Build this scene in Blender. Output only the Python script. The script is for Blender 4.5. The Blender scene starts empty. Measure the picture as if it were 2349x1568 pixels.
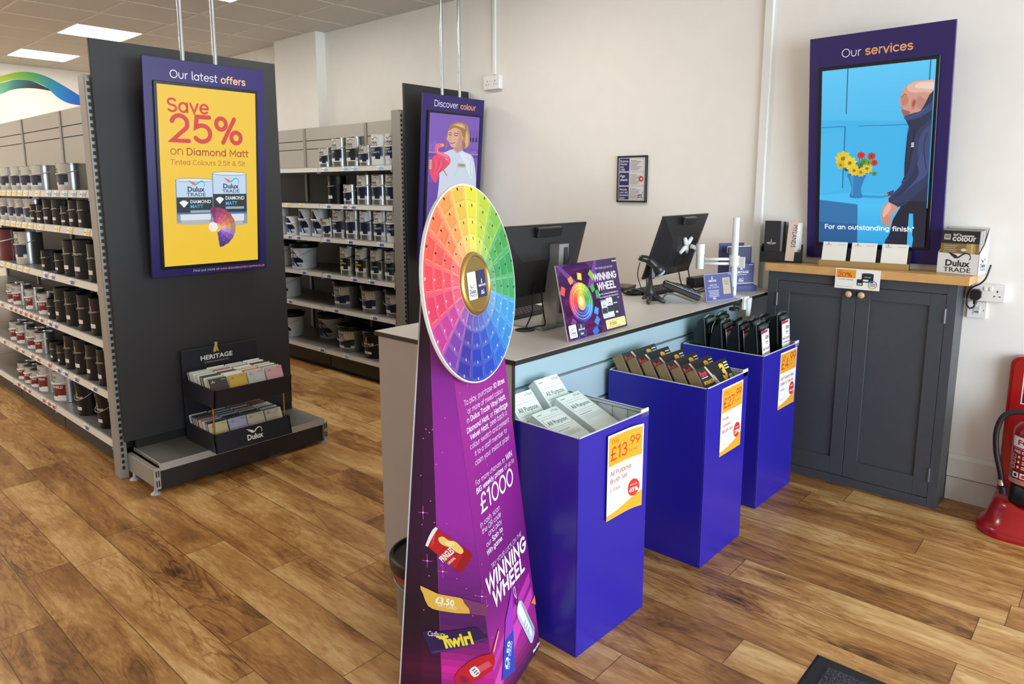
import bpy, math, random
from mathutils import Matrix, Vector
from mathutils.geometry import tessellate_polygon

random.seed(7)
PI = math.pi
R = math.radians
SC = bpy.context.scene
COL = SC.collection

# ------------------------------------------------------------------ camera, world, light, exposure
cam_d = bpy.data.cameras.new('camera')
cam = bpy.data.objects.new('camera', cam_d)
COL.objects.link(cam)
F_PX, YAW, PITCH, PPY = 1615.8, .7275, .1618, 695.2
cam_d.sensor_fit = 'HORIZONTAL'
cam_d.sensor_width = 36.0
cam_d.lens = 36.0 * F_PX / 2349.0
cam_d.shift_y = (PPY - 784.0) / 2349.0
cam_d.clip_start = .05
fw = Vector((math.cos(YAW) * math.cos(PITCH), math.sin(YAW) * math.cos(PITCH), -math.sin(PITCH)))
rt = Vector((math.sin(YAW), -math.cos(YAW), 0))
up = rt.cross(fw)
cam.matrix_world = Matrix(((rt.x, up.x, -fw.x, 0), (rt.y, up.y, -fw.y, 0), (rt.z, up.z, -fw.z, 1.65), (0, 0, 0, 1)))
SC.camera = cam

world = bpy.data.worlds.new('daylight')
SC.world = world
world.use_nodes = True
bg = world.node_tree.nodes['Background']
bg.inputs['Color'].default_value = (.78, .88, 1, 1)
bg.inputs['Strength'].default_value = .8

PANEL_EMIT = 22.0
PANEL_COL = (1.0, .95, .87)
def area_light(name, loc, rot, sx, sy, power, col):
    d = bpy.data.lights.new(name, 'AREA')
    d.shape = 'RECTANGLE'; d.size = sx; d.size_y = sy; d.energy = power; d.color = col
    o = bpy.data.objects.new(name, d); COL.objects.link(o)
    o.location = loc; o.rotation_euler = rot
    return o
# daylight through the shop window behind the camera
area_light('window_daylight', (1.2, -3.9, 1.5), (R(90), 0, 0), 5.8, 2.5, 450, (.76, .89, 1.0))

SC.view_settings.view_transform = 'Standard'
SC.view_settings.look = 'None'
SC.view_settings.gamma = 1
SC.view_settings.use_curve_mapping = False
SC.view_settings.exposure = 0.0

# ------------------------------------------------------------------ materials
def lin(c):
    c = c / 255.0
    return c / 12.92 if c <= .04045 else ((c + .055) / 1.055) ** 2.4
def rgb(c):
    if isinstance(c, str):
        c = tuple(int(c[i:i + 2], 16) for i in (0, 2, 4))
    return (lin(c[0]), lin(c[1]), lin(c[2]), 1)
_mats = {}
def mat(col, rough=.5, metal=0.0, emit=0.0, vary=0.0, scale=40.0, bump=0.0, spec=.5, coat=0.0):
    key = (col, rough, metal, emit, vary, scale, bump, spec, coat)
    if key in _mats: return _mats[key]
    m = bpy.data.materials.new('mat'); m.use_nodes = True
    nt = m.node_tree; b = nt.nodes['Principled BSDF']
    c = rgb(col)
    b.inputs['Base Color'].default_value = c
    b.inputs['Roughness'].default_value = rough
    b.inputs['Metallic'].default_value = metal
    b.inputs['Specular IOR Level'].default_value = spec
    if coat: b.inputs['Coat Weight'].default_value = coat; b.inputs['Coat Roughness'].default_value = .08
    if emit:
        b.inputs['Emission Color'].default_value = c
        b.inputs['Emission Strength'].default_value = emit
        b.inputs['Base Color'].default_value = (.01, .01, .01, 1)
    if vary or bump:
        tc = nt.nodes.new('ShaderNodeTexCoord')
        n = nt.nodes.new('ShaderNodeTexNoise'); n.inputs['Scale'].default_value = scale; n.inputs['Detail'].default_value = 5
        nt.links.new(tc.outputs['Object'], n.inputs['Vector'])
        if vary:
            mr = nt.nodes.new('ShaderNodeMapRange')
            mr.inputs['From Min'].default_value = .3; mr.inputs['From Max'].default_value = .7
            mr.inputs['To Min'].default_value = 1 - vary; mr.inputs['To Max'].default_value = 1 + vary
            nt.links.new(n.outputs['Fac'], mr.inputs['Value'])
            mx = nt.nodes.new('ShaderNodeVectorMath'); mx.operation = 'SCALE'
            mx.inputs[0].default_value = c[:3]
            nt.links.new(mr.outputs['Result'], mx.inputs['Scale'])
            nt.links.new(mx.outputs['Vector'], b.inputs['Base Color'])
        if bump:
            bp = nt.nodes.new('ShaderNodeBump'); bp.inputs['Strength'].default_value = bump; bp.inputs['Distance'].default_value = .002
            nt.links.new(n.outputs['Fac'], bp.inputs['Height'])
            nt.links.new(bp.outputs['Normal'], b.inputs['Normal'])
    _mats[key] = m
    return m

# ------------------------------------------------------------------ mesh builder
class MB:
    """collects shapes with several materials and links them as ONE mesh object"""
    def __init__(s): s.v = []; s.f = []; s.mi = []; s.sm = []; s.mats = []
    def slot(s, m):
        if m not in s.mats: s.mats.append(m)
        return s.mats.index(m)
    def add(s, verts, faces, m, smooth=False, T=None):
        o = len(s.v); k = s.slot(m)
        s.v += [tuple(T @ Vector(p)) if T is not None else tuple(p) for p in verts]
        for f in faces: s.f.append([i + o for i in f]); s.mi.append(k); s.sm.append(smooth)
        return s
    def box(s, x0, x1, y0, y1, z0, z1, m, T=None, ch=0.0):
        if x0 > x1: x0, x1 = x1, x0
        if y0 > y1: y0, y1 = y1, y0
        if z0 > z1: z0, z1 = z1, z0
        if ch:
            ch = min(ch, (x1 - x0) * .45, (y1 - y0) * .45, (z1 - z0) * .45)
            vs = []; idx = {}
            for ix, x in enumerate((x0, x1)):
                for iy, y in enumerate((y0, y1)):
                    for iz, z in enumerate((z0, z1)):
                        sx, sy, sz = (1, -1)[ix] * ch, (1, -1)[iy] * ch, (1, -1)[iz] * ch
                        idx[ix, iy, iz] = len(vs)
                        vs += [(x, y + sy, z + sz), (x + sx, y, z + sz), (x + sx, y + sy, z)]
            g = lambda a, b, c, k: idx[a, b, c] + k
            fs = []
            for a in (0, 1):
                q = [(a, 0, 0), (a, 1, 0), (a, 1, 1), (a, 0, 1)]; fs.append([g(*p, 0) for p in (q if a else q[::-1])])
                q = [(0, a, 0), (0, a, 1), (1, a, 1), (1, a, 0)]; fs.append([g(*p, 1) for p in (q if a else q[::-1])])
                q = [(0, 0, a), (1, 0, a), (1, 1, a), (0, 1, a)]; fs.append([g(*p, 2) for p in (q if a else q[::-1])])
            def fix(f):
                c = sum((Vector(vs[i]) for i in f), Vector()) / len(f)
                n = (Vector(vs[f[1]]) - Vector(vs[f[0]])).cross(Vector(vs[f[2]]) - Vector(vs[f[0]]))
                ctr = Vector(((x0 + x1) / 2, (y0 + y1) / 2, (z0 + z1) / 2))
                return f if n.dot(c - ctr) > 0 else f[::-1]
            for b in (0, 1):
                for c in (0, 1):
                    fs.append(fix([g(0, b, c, 1), g(1, b, c, 1), g(1, b, c, 2), g(0, b, c, 2)]))
                    fs.append(fix([g(b, 0, c, 0), g(b, 1, c, 0), g(b, 1, c, 2), g(b, 0, c, 2)]))
                    fs.append(fix([g(b, c, 0, 0), g(b, c, 1, 0), g(b, c, 1, 1), g(b, c, 0, 1)]))
            for k in idx: fs.append(fix([idx[k], idx[k] + 1, idx[k] + 2]))
            return s.add(vs, fs, m, False, T)
        vs = [(x0, y0, z0), (x1, y0, z0), (x1, y1, z0), (x0, y1, z0), (x0, y0, z1), (x1, y0, z1), (x1, y1, z1), (x0, y1, z1)]
        fs = [(0, 3, 2, 1), (4, 5, 6, 7), (0, 1, 5, 4), (1, 2, 6, 5), (2, 3, 7, 6), (3, 0, 4, 7)]
        return s.add(vs, fs, m, False, T)
    def hexa(s, b, t, m, T=None):
        """b, t: four bottom and four top corners, same order"""
        return s.add(list(b) + list(t), [(0, 3, 2, 1), (4, 5, 6, 7), (0, 1, 5, 4), (1, 2, 6, 5), (2, 3, 7, 6), (3, 0, 4, 7)], m, False, T)
    def lathe(s, segs, m, n=28, T=None, a0=0.0, a1=2 * PI, smooth=True):
        """segs: list of strips, each a list of (r, z); strips do not share normals"""
        full = abs(a1 - a0 - 2 * PI) < 1e-6
        k = n if full else n + 1
        for prof in segs:
            vs = []; fs = []
            for r, z in prof:
                for i in range(k):
                    a = a0 + (a1 - a0) * i / n
                    vs.append((r * math.cos(a), r * math.sin(a), z))
            for j in range(len(prof) - 1):
                for i in range(n):
                    i2 = (i + 1) % k
                    fs.append((j * k + i, j * k + i2, (j + 1) * k + i2, (j + 1) * k + i))
            s.add(vs, fs, m, smooth, T)
        return s
    def cyl(s, r, z0, z1, m, n=20, T=None, r2=None):
        r2 = r if r2 is None else r2
        return s.lathe([[(0, z0), (r, z0)], [(r, z0), (r2, z1)], [(r2, z1), (0, z1)]], m, n, T)
    def tube(s, pts, r, m, n=8, T=None, closed=False):
        pts = [Vector(p) for p in pts]; L = len(pts); vs = []; fs = []
        ref = None
        for i, p in enumerate(pts):
            a = pts[(i - 1) % L] if closed or i else p
            b = pts[(i + 1) % L] if closed or i < L - 1 else p
            d = (b - a).normalized()
            if ref is None: ref = d.orthogonal().normalized()
            u = (ref - d * ref.dot(d))
            u = u.normalized() if u.length > 1e-6 else d.orthogonal().normalized()
            ref = u; w = d.cross(u)
            rr = r[i] if isinstance(r, (list, tuple)) else r
            for k in range(n):
                t = 2 * PI * k / n
                vs.append(p + (u * math.cos(t) + w * math.sin(t)) * rr)
        for i in range(L if closed else L - 1):
            j = (i + 1) % L
            for k in range(n):
                k2 = (k + 1) % n
                fs.append((i * n + k, i * n + k2, j * n + k2, j * n + k))
        if not closed:
            fs.append(tuple(range(n))[::-1]); fs.append(tuple((L - 1) * n + k for k in range(n)))
        return s.add(vs, fs, m, True, T)
    def prism(s, pts, y0, y1, m, T=None):
        """outline in (x, z), extruded from y0 (front) to y1 (back)"""
        n = len(pts)
        if sum(pts[i][0] * pts[(i + 1) % n][1] - pts[(i + 1) % n][0] * pts[i][1] for i in range(n)) < 0: pts = pts[::-1]
        vs = [(x, y0, z) for x, z in pts] + [(x, y1, z) for x, z in pts]
        tri = tessellate_polygon([[Vector((x, z, 0)) for x, z in pts]])
        fs = []
        for t in tri:
            a, b, c = (pts[i] for i in t)
            if (b[0] - a[0]) * (c[1] - a[1]) - (c[0] - a[0]) * (b[1] - a[1]) < 0: t = (t[0], t[2], t[1])
            fs.append(tuple(t)); fs.append((t[0] + n, t[2] + n, t[1] + n))
        for i in range(n):
            j = (i + 1) % n
            fs.append((j, i, i + n, j + n))
        return s.add(vs, fs, m, False, T)
    def blob(s, c, rad, m, n=14, T=None):
        cx, cy, cz = c; rx, ry, rz = rad; vs = []; fs = []
        for j in range(n // 2 + 1):
            ph = -PI / 2 + PI * j / (n // 2)
            for i in range(n):
                a = 2 * PI * i / n
                vs.append((cx + rx * math.cos(ph) * math.cos(a), cy + ry * math.cos(ph) * math.sin(a), cz + rz * math.sin(ph)))
        for j in range(n // 2):
            for i in range(n):
                i2 = (i + 1) % n
                fs.append((j * n + i, j * n + i2, (j + 1) * n + i2, (j + 1) * n + i))
        return s.add(vs, fs, m, True, T)
    def mesh(s, name):
        me = bpy.data.meshes.new(name)
        me.from_pydata(s.v, [], s.f)
        for m in s.mats: me.materials.append(m)
        me.polygons.foreach_set('material_index', s.mi)
        me.polygons.foreach_set('use_smooth', s.sm)
        me.update()
        return me
    def build(s, name, parent=None):
        o = bpy.data.objects.new(name, s.mesh(name)); COL.objects.link(o)
        if parent is not None: o.parent = parent
        return o

def tag(o, label, cat, group=None):
    o['label'] = label; o['category'] = cat
    if group: o['group'] = group
    return o
def thing(name, label, cat, loc=(0, 0, 0), rotz=0.0, group=None, tilt=0.0):
    o = bpy.data.objects.new(name, None); COL.objects.link(o)
    o.empty_display_size = .05
    o.location = loc; o.rotation_euler = (tilt, 0, rotz)
    return tag(o, label, cat, group)
def struct(o): o['kind'] = 'structure'; return o
def dup(root, loc, rot, label, group=None):
    def cp(o, parent):
        c = o.copy(); COL.objects.link(c); c.parent = parent
        for ch in kids.get(o.name, ()): cp(ch, c)
        return c
    kids = {}
    for k in root.children_recursive: kids.setdefault(k.parent.name, []).append(k)
    c = cp(root, None)
    c.location = loc; c.rotation_euler = rot; c['label'] = label
    if group: c['group'] = group
    return c

# ------------------------------------------------------------------ lettering
def arc(cx, cy, rx, ry, a0, a1, n=None):
    n = n or max(4, int(abs(a1 - a0) / 15))
    return [(cx + rx * math.cos(R(a0 + (a1 - a0) * i / n)), cy + ry * math.sin(R(a0 + (a1 - a0) * i / n))) for i in range(n + 1)]
def ln(*p): return [(p[i], p[i + 1]) for i in range(0, len(p), 2)]
G = {
 ' ': (.26, []),
 'a': (.58, [arc(.27, .25, .23, .25, 0, 360), ln(.5, .5, .5, 0)]), 'b': (.58, [arc(.31, .25, .23, .25, 0, 360), ln(.08, .74, .08, 0)]),
 'c': (.50, [arc(.28, .25, .24, .25, 48, 312)]), 'd': (.58, [arc(.27, .25, .23, .25, 0, 360), ln(.5, .74, .5, 0)]),
 'e': (.55, [ln(.05, .26, .49, .26) + arc(.28, .25, .23, .25, 2, 318)[1:]]), 'f': (.32, [arc(.3, .58, .17, .16, 85, 180) + [(.13, 0)], ln(.02, .48, .3, .48)]),
 'g': (.58, [arc(.27, .25, .23, .25, 0, 360), ln(.5, .5, .5, .02) + arc(.28, 0, .22, .2, 0, -140)]),
 'h': (.57, [ln(.08, .74, .08, 0), arc(.29, .27, .21, .23, 180, 0) + [(.5, 0)]]), 'i': (.17, [ln(.085, .5, .085, 0), ln(.085, .67, .085, .7)]),
 'j': (.2, [ln(.1, .5, .1, -.1, .02, -.19), ln(.1, .67, .1, .7)]), 'k': (.5, [ln(.08, .74, .08, 0), ln(.44, .5, .1, .22), ln(.2, .3, .47, 0)]),
 'l': (.19, [ln(.085, .74, .085, .1) + arc(.16, .09, .075, .09, 180, 270)]),
 'm': (.86, [ln(.08, .5, .08, 0), arc(.25, .3, .17, .2, 180, 0) + [(.42, 0)], arc(.6, .3, .18, .2, 180, 0) + [(.78, 0)]]),
 'n': (.57, [ln(.08, .5, .08, 0), arc(.29, .27, .21, .23, 180, 0) + [(.5, 0)]]), 'o': (.57, [arc(.285, .25, .24, .25, 0, 360)]),
 'p': (.58, [arc(.31, .25, .23, .25, 0, 360), ln(.08, .5, .08, -.2)]), 'q': (.58, [arc(.27, .25, .23, .25, 0, 360), ln(.5, .5, .5, -.2)]),
 'r': (.33, [ln(.08, .5, .08, 0), arc(.27, .28, .19, .22, 180, 85)]),
 's': (.44, [arc(.22, .375, .17, .125, 35, 270) + arc(.22, .125, .18, .125, 90, -145)[1:]]),
 't': (.33, [ln(.13, .68, .13, .14) + arc(.24, .14, .11, .14, 180, 285)[1:], ln(.02, .49, .3, .49)]),
 'u': (.57, [ln(.08, .5, .08, .23) + arc(.285, .23, .205, .23, 180, 360) + [(.49, .5)]]), 'v': (.5, [ln(.03, .5, .25, 0, .47, .5)]),
 'w': (.76, [ln(.03, .5, .2, 0, .38, .5, .56, 0, .73, .5)]), 'x': (.48, [ln(.04, .5, .44, 0), ln(.44, .5, .04, 0)]),
 'y': (.5, [ln(.03, .5, .25, .02), ln(.47, .5, .18, -.2)]), 'z': (.46, [ln(.05, .5, .41, .5, .05, 0, .42, 0)]),
 'A': (.66, [ln(.03, 0, .33, .7, .63, 0), ln(.13, .22, .53, .22)]), 'B': (.58, [ln(.3, .37, .08, .37, .08, .7, .3, .7) + arc(.3, .535, .17, .165, 90, -90), ln(.08, .37, .08, 0, .32, 0) + arc(.32, .185, .19, .185, -90, 90)]),
 'C': (.68, [arc(.37, .35, .32, .35, 45, 315)]), 'D': (.68, [ln(.08, 0, .08, .7, .28, .7) + arc(.28, .35, .34, .35, 90, -90) + [(.08, 0)]]),
 'E': (.52, [ln(.46, .7, .08, .7, .08, 0, .47, 0), ln(.08, .36, .42, .36)]), 'F': (.5, [ln(.46, .7, .08, .7, .08, 0), ln(.08, .36, .4, .36)]),
 'G': (.72, [arc(.37, .35, .32, .35, 45, 355) + [(.4, .33)]]), 'H': (.66, [ln(.08, .7, .08, 0), ln(.58, .7, .58, 0), ln(.08, .36, .58, .36)]),
 'I': (.18, [ln(.09, .7, .09, 0)]), 'J': (.4, [ln(.32, .7, .32, .15) + arc(.17, .15, .15, .15, 0, -150)]), 'K': (.58, [ln(.08, .7, .08, 0), ln(.52, .7, .1, .32), ln(.22, .42, .55, 0)]),
 'L': (.48, [ln(.08, .7, .08, 0, .45, 0)]), 'M': (.78, [ln(.08, 0, .08, .7, .39, .2, .7, .7, .7, 0)]), 'N': (.68, [ln(.08, 0, .08, .7, .6, 0, .6, .7)]),
 'O': (.76, [arc(.38, .35, .34, .35, 0, 360)]), 'P': (.56, [ln(.08, 0, .08, .7, .3, .7) + arc(.3, .5, .19, .2, 90, -90) + [(.08, .3)]]),
 'Q': (.76, [arc(.38, .35, .34, .35, 0, 360), ln(.48, .18, .68, -.02)]), 'R': (.6, [ln(.08, 0, .08, .7, .3, .7) + arc(.3, .5, .19, .2, 90, -90) + [(.08, .3)], ln(.32, .3, .54, 0)]),
 'S': (.58, [arc(.29, .525, .22, .175, 30, 270) + arc(.29, .175, .23, .175, 90, -150)[1:]]), 'T': (.56, [ln(.02, .7, .54, .7), ln(.28, .7, .28, 0)]),
 'U': (.66, [ln(.08, .7, .08, .25) + arc(.33, .25, .25, .25, 180, 360) + [(.58, .7)]]), 'V': (.62, [ln(.03, .7, .31, 0, .59, .7)]),
 'W': (.92, [ln(.03, .7, .24, 0, .46, .7, .68, 0, .89, .7)]), 'X': (.6, [ln(.04, .7, .56, 0), ln(.56, .7, .04, 0)]), 'Y': (.58, [ln(.03, .7, .29, .33, .55, .7), ln(.29, .33, .29, 0)]),
 'Z': (.56, [ln(.05, .7, .5, .7, .05, 0, .51, 0)]),
 '0': (.68, [arc(.34, .35, .29, .35, 0, 360)]), '1': (.32, [ln(.03, .62, .2, .7, .2, 0)]),
 '2': (.58, [arc(.28, .48, .22, .22, 165, -35) + [(.06, 0), (.53, 0)]]), '3': (.56, [arc(.26, .53, .19, .17, 150, -90) + arc(.26, .18, .23, .18, 90, -150)[1:]]),
 '4': (.6, [ln(.44, 0, .44, .7, .04, .2, .57, .2)]), '5': (.58, [ln(.49, .7, .12, .7, .09, .4) + arc(.27, .23, .24, .23, 120, -145)]),
 '6': (.6, [arc(.3, .22, .24, .22, 0, 360), ln(.09, .33, .38, .7)]), '7': (.52, [ln(.04, .7, .49, .7, .16, 0)]),
 '8': (.58, [arc(.29, .53, .19, .17, 0, 360), arc(.29, .18, .23, .18, 0, 360)]), '9': (.6, [arc(.3, .48, .24, .22, 0, 360), ln(.51, .37, .22, 0)]),
 '%': (.84, [arc(.19, .54, .15, .16, 0, 360), arc(.65, .16, .15, .16, 0, 360), ln(.6, .7, .24, 0)]),
 '£': (.6, [arc(.32, .52, .17, .18, 20, 180) + [(.15, .1), (.06, 0), (.54, 0)], ln(.04, .33, .42, .33)]),
 '&': (.66, [arc(.28, .55, .14, .15, -60, 230) + [(.58, 0)], arc(.27, .19, .21, .19, 120, 360) + [(.52, .3)]]),
 '.': (.17, [ln(.085, 0, .085, .02)]), ',': (.17, [ln(.1, .03, .05, -.1)]), "'": (.15, [ln(.075, .74, .075, .6)]), '-': (.36, [ln(.05, .27, .31, .27)]),
 '!': (.18, [ln(.09, .7, .09, .2), ln(.09, 0, .09, .02)]), '*': (.3, [ln(.15, .72, .15, .5), ln(.05, .66, .25, .56), ln(.25, .66, .05, .56)]), '°': (.26, [arc(.13, .62, .08, .08, 0, 360)]),
 ':': (.17, [ln(.085, 0, .085, .02), ln(.085, .4, .085, .42)]), '/': (.36, [ln(.03, -.05, .33, .74)]),
}
def ribbon(pts, w):
    """flat stroke with round ends: list of (verts, faces) in 2D"""
    out = []
    closed = len(pts) > 3 and abs(pts[0][0] - pts[-1][0]) + abs(pts[0][1] - pts[-1][1]) < 1e-6
    P = [Vector(p) for p in (pts[:-1] if closed else pts)]
    n = len(P); vs = []; fs = []
    for i in range(n):
        a = P[(i - 1) % n] if (closed or i) else P[i]
        b = P[(i + 1) % n] if (closed or i < n - 1) else P[i]
        d1 = (P[i] - a); d2 = (b - P[i])
        d1 = d1.normalized() if d1.length > 1e-9 else d2.normalized()
        d2 = d2.normalized() if d2.length > 1e-9 else d1
        t = (d1 + d2)
        t = t.normalized() if t.length > 1e-4 else d1
        nn = Vector((-t.y, t.x)); k = w / 2 / max(.42, nn.dot(Vector((-d1.y, d1.x))))
        vs += [tuple(P[i] + nn * k), tuple(P[i] - nn * k)]
    for i in range(n if closed else n - 1):
        j = (i + 1) % n
        fs.append((2 * i, 2 * i + 1, 2 * j + 1, 2 * j))
    out.append((vs, fs))
    if not closed:
        for e, q in ((0, 1), (n - 1, n - 2)):
            d = (P[e] - P[q]).normalized(); a0 = math.atan2(d.y, d.x) - PI / 2
            c = [tuple(P[e] + Vector((math.cos(a0 + PI * k / 6), math.sin(a0 + PI * k / 6))) * w / 2) for k in range(7)]
            out.append((c, [tuple(range(7))]))
    return out
def stroke_text(s, wt):
    x = 0; out = []
    for ch in s:
        adv, strokes = G.get(ch, G[' '])
        for st in strokes:
            for vs, fs in ribbon(st, wt): out.append(([(a + x, b) for a, b in vs], fs))
        x += adv + wt * .62
    return out, max(.01, x - wt * .62)
_ft = {}
def font_text(s, bold=0.0, shear=0.0):
    key = (s, bold, shear)
    if key not in _ft:
        c = bpy.data.curves.new('txt', 'FONT'); c.body = s; c.offset = bold; c.resolution_u = 2; c.shear = shear
        o = bpy.data.objects.new('txt', c); COL.objects.link(o)
        bpy.context.view_layer.update()
        me = o.evaluated_get(bpy.context.evaluated_depsgraph_get()).to_mesh()
        vs = [(v.co.x, v.co.y) for v in me.vertices]; fs = [tuple(p.vertices) for p in me.polygons]
        bpy.data.objects.remove(o); bpy.data.curves.remove(c)
        _ft[key] = (vs, fs)
    vs, fs = _ft[key]
    w = max((v[0] for v in vs), default=.01)
    return [(vs, fs)], w
def text2d(s, x, z, size, wt=.08, align='l', font='d', width=None, rot=0.0, shear=0.0, keep=False):
    """print in the plane: list of (verts, faces); size is the em height; width squeezes or stretches it to fit"""
    if font == 'd': pieces, w = stroke_text(s, wt)
    else: pieces, w = font_text(s, wt if font == 'b' else 0.0, 0)
    sx = size if width is None else width / w
    if font == 'd' and not keep: size = sx
    w *= sx
    ox = {'l': 0, 'c': -w / 2, 'r': -w}[align]
    ca, sa = math.cos(rot), math.sin(rot); out = []
    for vs, fs in pieces:
        q = []
        for a, b in vs:
            px, pz = ox + a * sx + shear * b * size, b * size
            q.append((x + px * ca - pz * sa, z + px * sa + pz * ca))
        out.append((q, fs))
    return out
def ell(cx, cz, rx, rz, n=28, rot=0.0):
    ca, sa = math.cos(rot), math.sin(rot)
    return [(cx + rx * math.cos(2 * PI * i / n) * ca - rz * math.sin(2 * PI * i / n) * sa, cz + rx * math.cos(2 * PI * i / n) * sa + rz * math.sin(2 * PI * i / n) * ca) for i in range(n)]
def rrect(x0, x1, z0, z1, r, n=5):
    p = []
    for cx, cz, a in ((x1 - r, z0 + r, -90), (x1 - r, z1 - r, 0), (x0 + r, z1 - r, 90), (x0 + r, z0 + r, 180)):
        p += [(cx + r * math.cos(R(a + 90 * i / n)), cz + r * math.sin(R(a + 90 * i / n))) for i in range(n + 1)]
    return p
def smooth_path(pts, n=8, closed=False):
    """Catmull-Rom through the points"""
    P = [Vector(p) for p in pts]; L = len(P); out = []
    for i in range(L if closed else L - 1):
        p0 = P[(i - 1) % L] if closed or i else P[i]; p1 = P[i]; p2 = P[(i + 1) % L]; p3 = P[(i + 2) % L] if closed or i < L - 2 else p2
        for k in range(n):
            t = k / n
            out.append(tuple(.5 * ((2 * p1) + (p2 - p0) * t + (2 * p0 - 5 * p1 + 4 * p2 - p3) * t * t + (3 * p1 - p0 - 3 * p2 + p3) * t ** 3)))
    if not closed: out.append(tuple(P[-1]))
    return out
class Print:
    """a flat print: coloured shapes laid over one another on the plane y = y0 (front is -y)"""
    def __init__(s, y0=0.0, emit=0.0, rough=.45, step=.00009, wrap=None, coat=0.0):
        s.b = MB(); s.y = y0 - .0004; s.emit = emit; s.rough = rough; s.step = step; s.wrap = wrap; s.coat = coat; s.box = None; s.cols = 0
    def m(s, c): return mat(c, s.rough, 0, s.emit, coat=s.coat)
    def put(s, pieces, c):
        s.y -= s.step
        for vs, fs in pieces:
            g = []
            for f in fs:
                ar = sum(vs[f[i]][0] * vs[f[(i + 1) % len(f)]][1] - vs[f[(i + 1) % len(f)]][0] * vs[f[i]][1] for i in range(len(f)))
                g.append(f if ar > 0 else tuple(f[::-1]))
            if s.wrap:
                r = s.wrap - s.y
                s.b.add([(r * math.sin(x / s.wrap), -r * math.cos(x / s.wrap), z) for x, z in vs], g, s.m(c))
            else:
                s.b.add([(x, s.y, z) for x, z in vs], g, s.m(c))
        return s
    def poly(s, pts, c):
        if s.box:
            for ax, v, ab in ((0, s.box[0], True), (0, s.box[1], False), (1, s.box[2], True), (1, s.box[3], False)): pts = clip(pts, ax, v, ab)
            if len(pts) < 3: return s
        if s.wrap or s.cols:
            x0, x1 = min(q[0] for q in pts), max(q[0] for q in pts); st = .06 * s.wrap if s.wrap else .010
            if x1 - x0 > 1.5 * st:
                y_ = s.y; n = int((x1 - x0) / st) + 1
                for i in range(n):
                    q = clip(clip(pts, 0, x0 + (x1 - x0) * i / n, True), 0, x0 + (x1 - x0) * (i + 1) / n, False)
                    if len(q) > 2:
                        s.y = y_
                        s.put([(q, [tuple(t) for t in tessellate_polygon([[Vector((x, z, 0)) for x, z in q]])])], c)
                s.y = y_ - s.step
                return s
        tri = tessellate_polygon([[Vector((x, z, 0)) for x, z in pts]])
        return s.put([(pts, [tuple(t) for t in tri])], c)
    def rect(s, x0, x1, z0, z1, c):
        if s.wrap or s.cols:
            n = s.cols or max(1, int(abs(x1 - x0) / s.wrap / .05)); vs = []; fs = []
            for i in range(n + 1):
                x = x0 + (x1 - x0) * i / n; vs += [(x, z0), (x, z1)]
            for i in range(n): fs.append((2 * i, 2 * i + 2, 2 * i + 3, 2 * i + 1))
            return s.put([(vs, fs)], c)
        return s.put([([(x0, z0), (x1, z0), (x1, z1), (x0, z1)], [(0, 1, 2, 3)])], c)
    def line(s, pts, w, c): return s.put(ribbon(pts, w), c)
    def text(s, t, x, z, size, c, **k):
        e = .0003 if s.wrap else (.00025 if s.cols else 0)
        s.y -= e; s.put(text2d(t, x, z, size, **k), c); s.y += e
        return s
    def grad(s, pts, c0, c1, z0, z1, n=10):
        """vertical colour bands of a printed fade inside a convex outline"""
        for i in range(n):
            a, b = z0 + (z1 - z0) * i / n, z0 + (z1 - z0) * (i + 1) / n
            q = clip(clip(pts, 1, a, True), 1, b, False)
            t = (i + .5) / n
            if len(q) > 2: s.poly(q, tuple(int(c0[k] + (c1[k] - c0[k]) * t) for k in range(3)))
            s.y += s.step
        s.y -= s.step
        return s
    def build(s, name, parent): return s.b.build(name, parent)
def clip(pts, ax, v, above):
    out = []; n = len(pts)
    ins = lambda p: (p[ax] >= v) == above or abs(p[ax] - v) < 1e-12
    for i in range(n):
        a, b = pts[i], pts[(i + 1) % n]
        if ins(a): out.append(a)
        if ins(a) != ins(b):
            t = (v - a[ax]) / (b[ax] - a[ax])
            out.append((a[0] + (b[0] - a[0]) * t, a[1] + (b[1] - a[1]) * t))
    return out
def flourish(p, x, z, w, c, c2=None):
    """the leaf-and-wave mark over the paint maker's name: x, z is its lower left, w its width"""
    L = [(0, .34), (.10, .30), (.22, .17), (.36, .06), (.5, .10), (.42, .19), (.30, .24), (.17, .30)]
    p.poly([(x + a * w, z + b * w) for a, b in L], c)
    A = smooth_path([(.34, .07), (.5, .13), (.64, .25), (.79, .31), (.93, .25), (.98, .1), (.93, .0)], 5)
    B = smooth_path([(.90, .01), (.95, .12), (.90, .22), (.79, .255), (.66, .19), (.52, .07), (.34, .05)], 5)
    p.poly([(x + a * w, z + b * w) for a, b in A + B], c2 or c)
def paint_logo(p, x, z, w, dark='1a1a20', trade=True, cols=('e0762c', '3c8fc0')):
    """wave mark, Dulux and TRADE; x, z is the lower left, w the width; total height about .95 w"""
    t = .24 * w if trade else 0
    if trade: p.text('TRADE', x + w / 2, z, .26 * w, dark, font='b', wt=.012, align='c', width=w)
    p.text('Dulux', x + w / 2, z + t, .36 * w, dark, font='b', wt=.03, align='c', width=w * .92)
    flourish(p, x + .02 * w, z + t + .27 * w, w * .98, cols[0], cols[1])
def hound(p, x, z, h, c):
    """the small sitting dog of the crest, x centre, z bottom"""
    p.poly([(x + a * h, z + b * h) for a, b in smooth_path([(-.28, 0), (-.3, .2), (-.2, .5), (-.13, .75), (-.16, .92), (0, 1), (.15, .93), (.16, .72), (.12, .55), (.2, .3), (.26, .02), (.14, 0), (.05, .22), (-.02, .02)], 4, True)], c)
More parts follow.
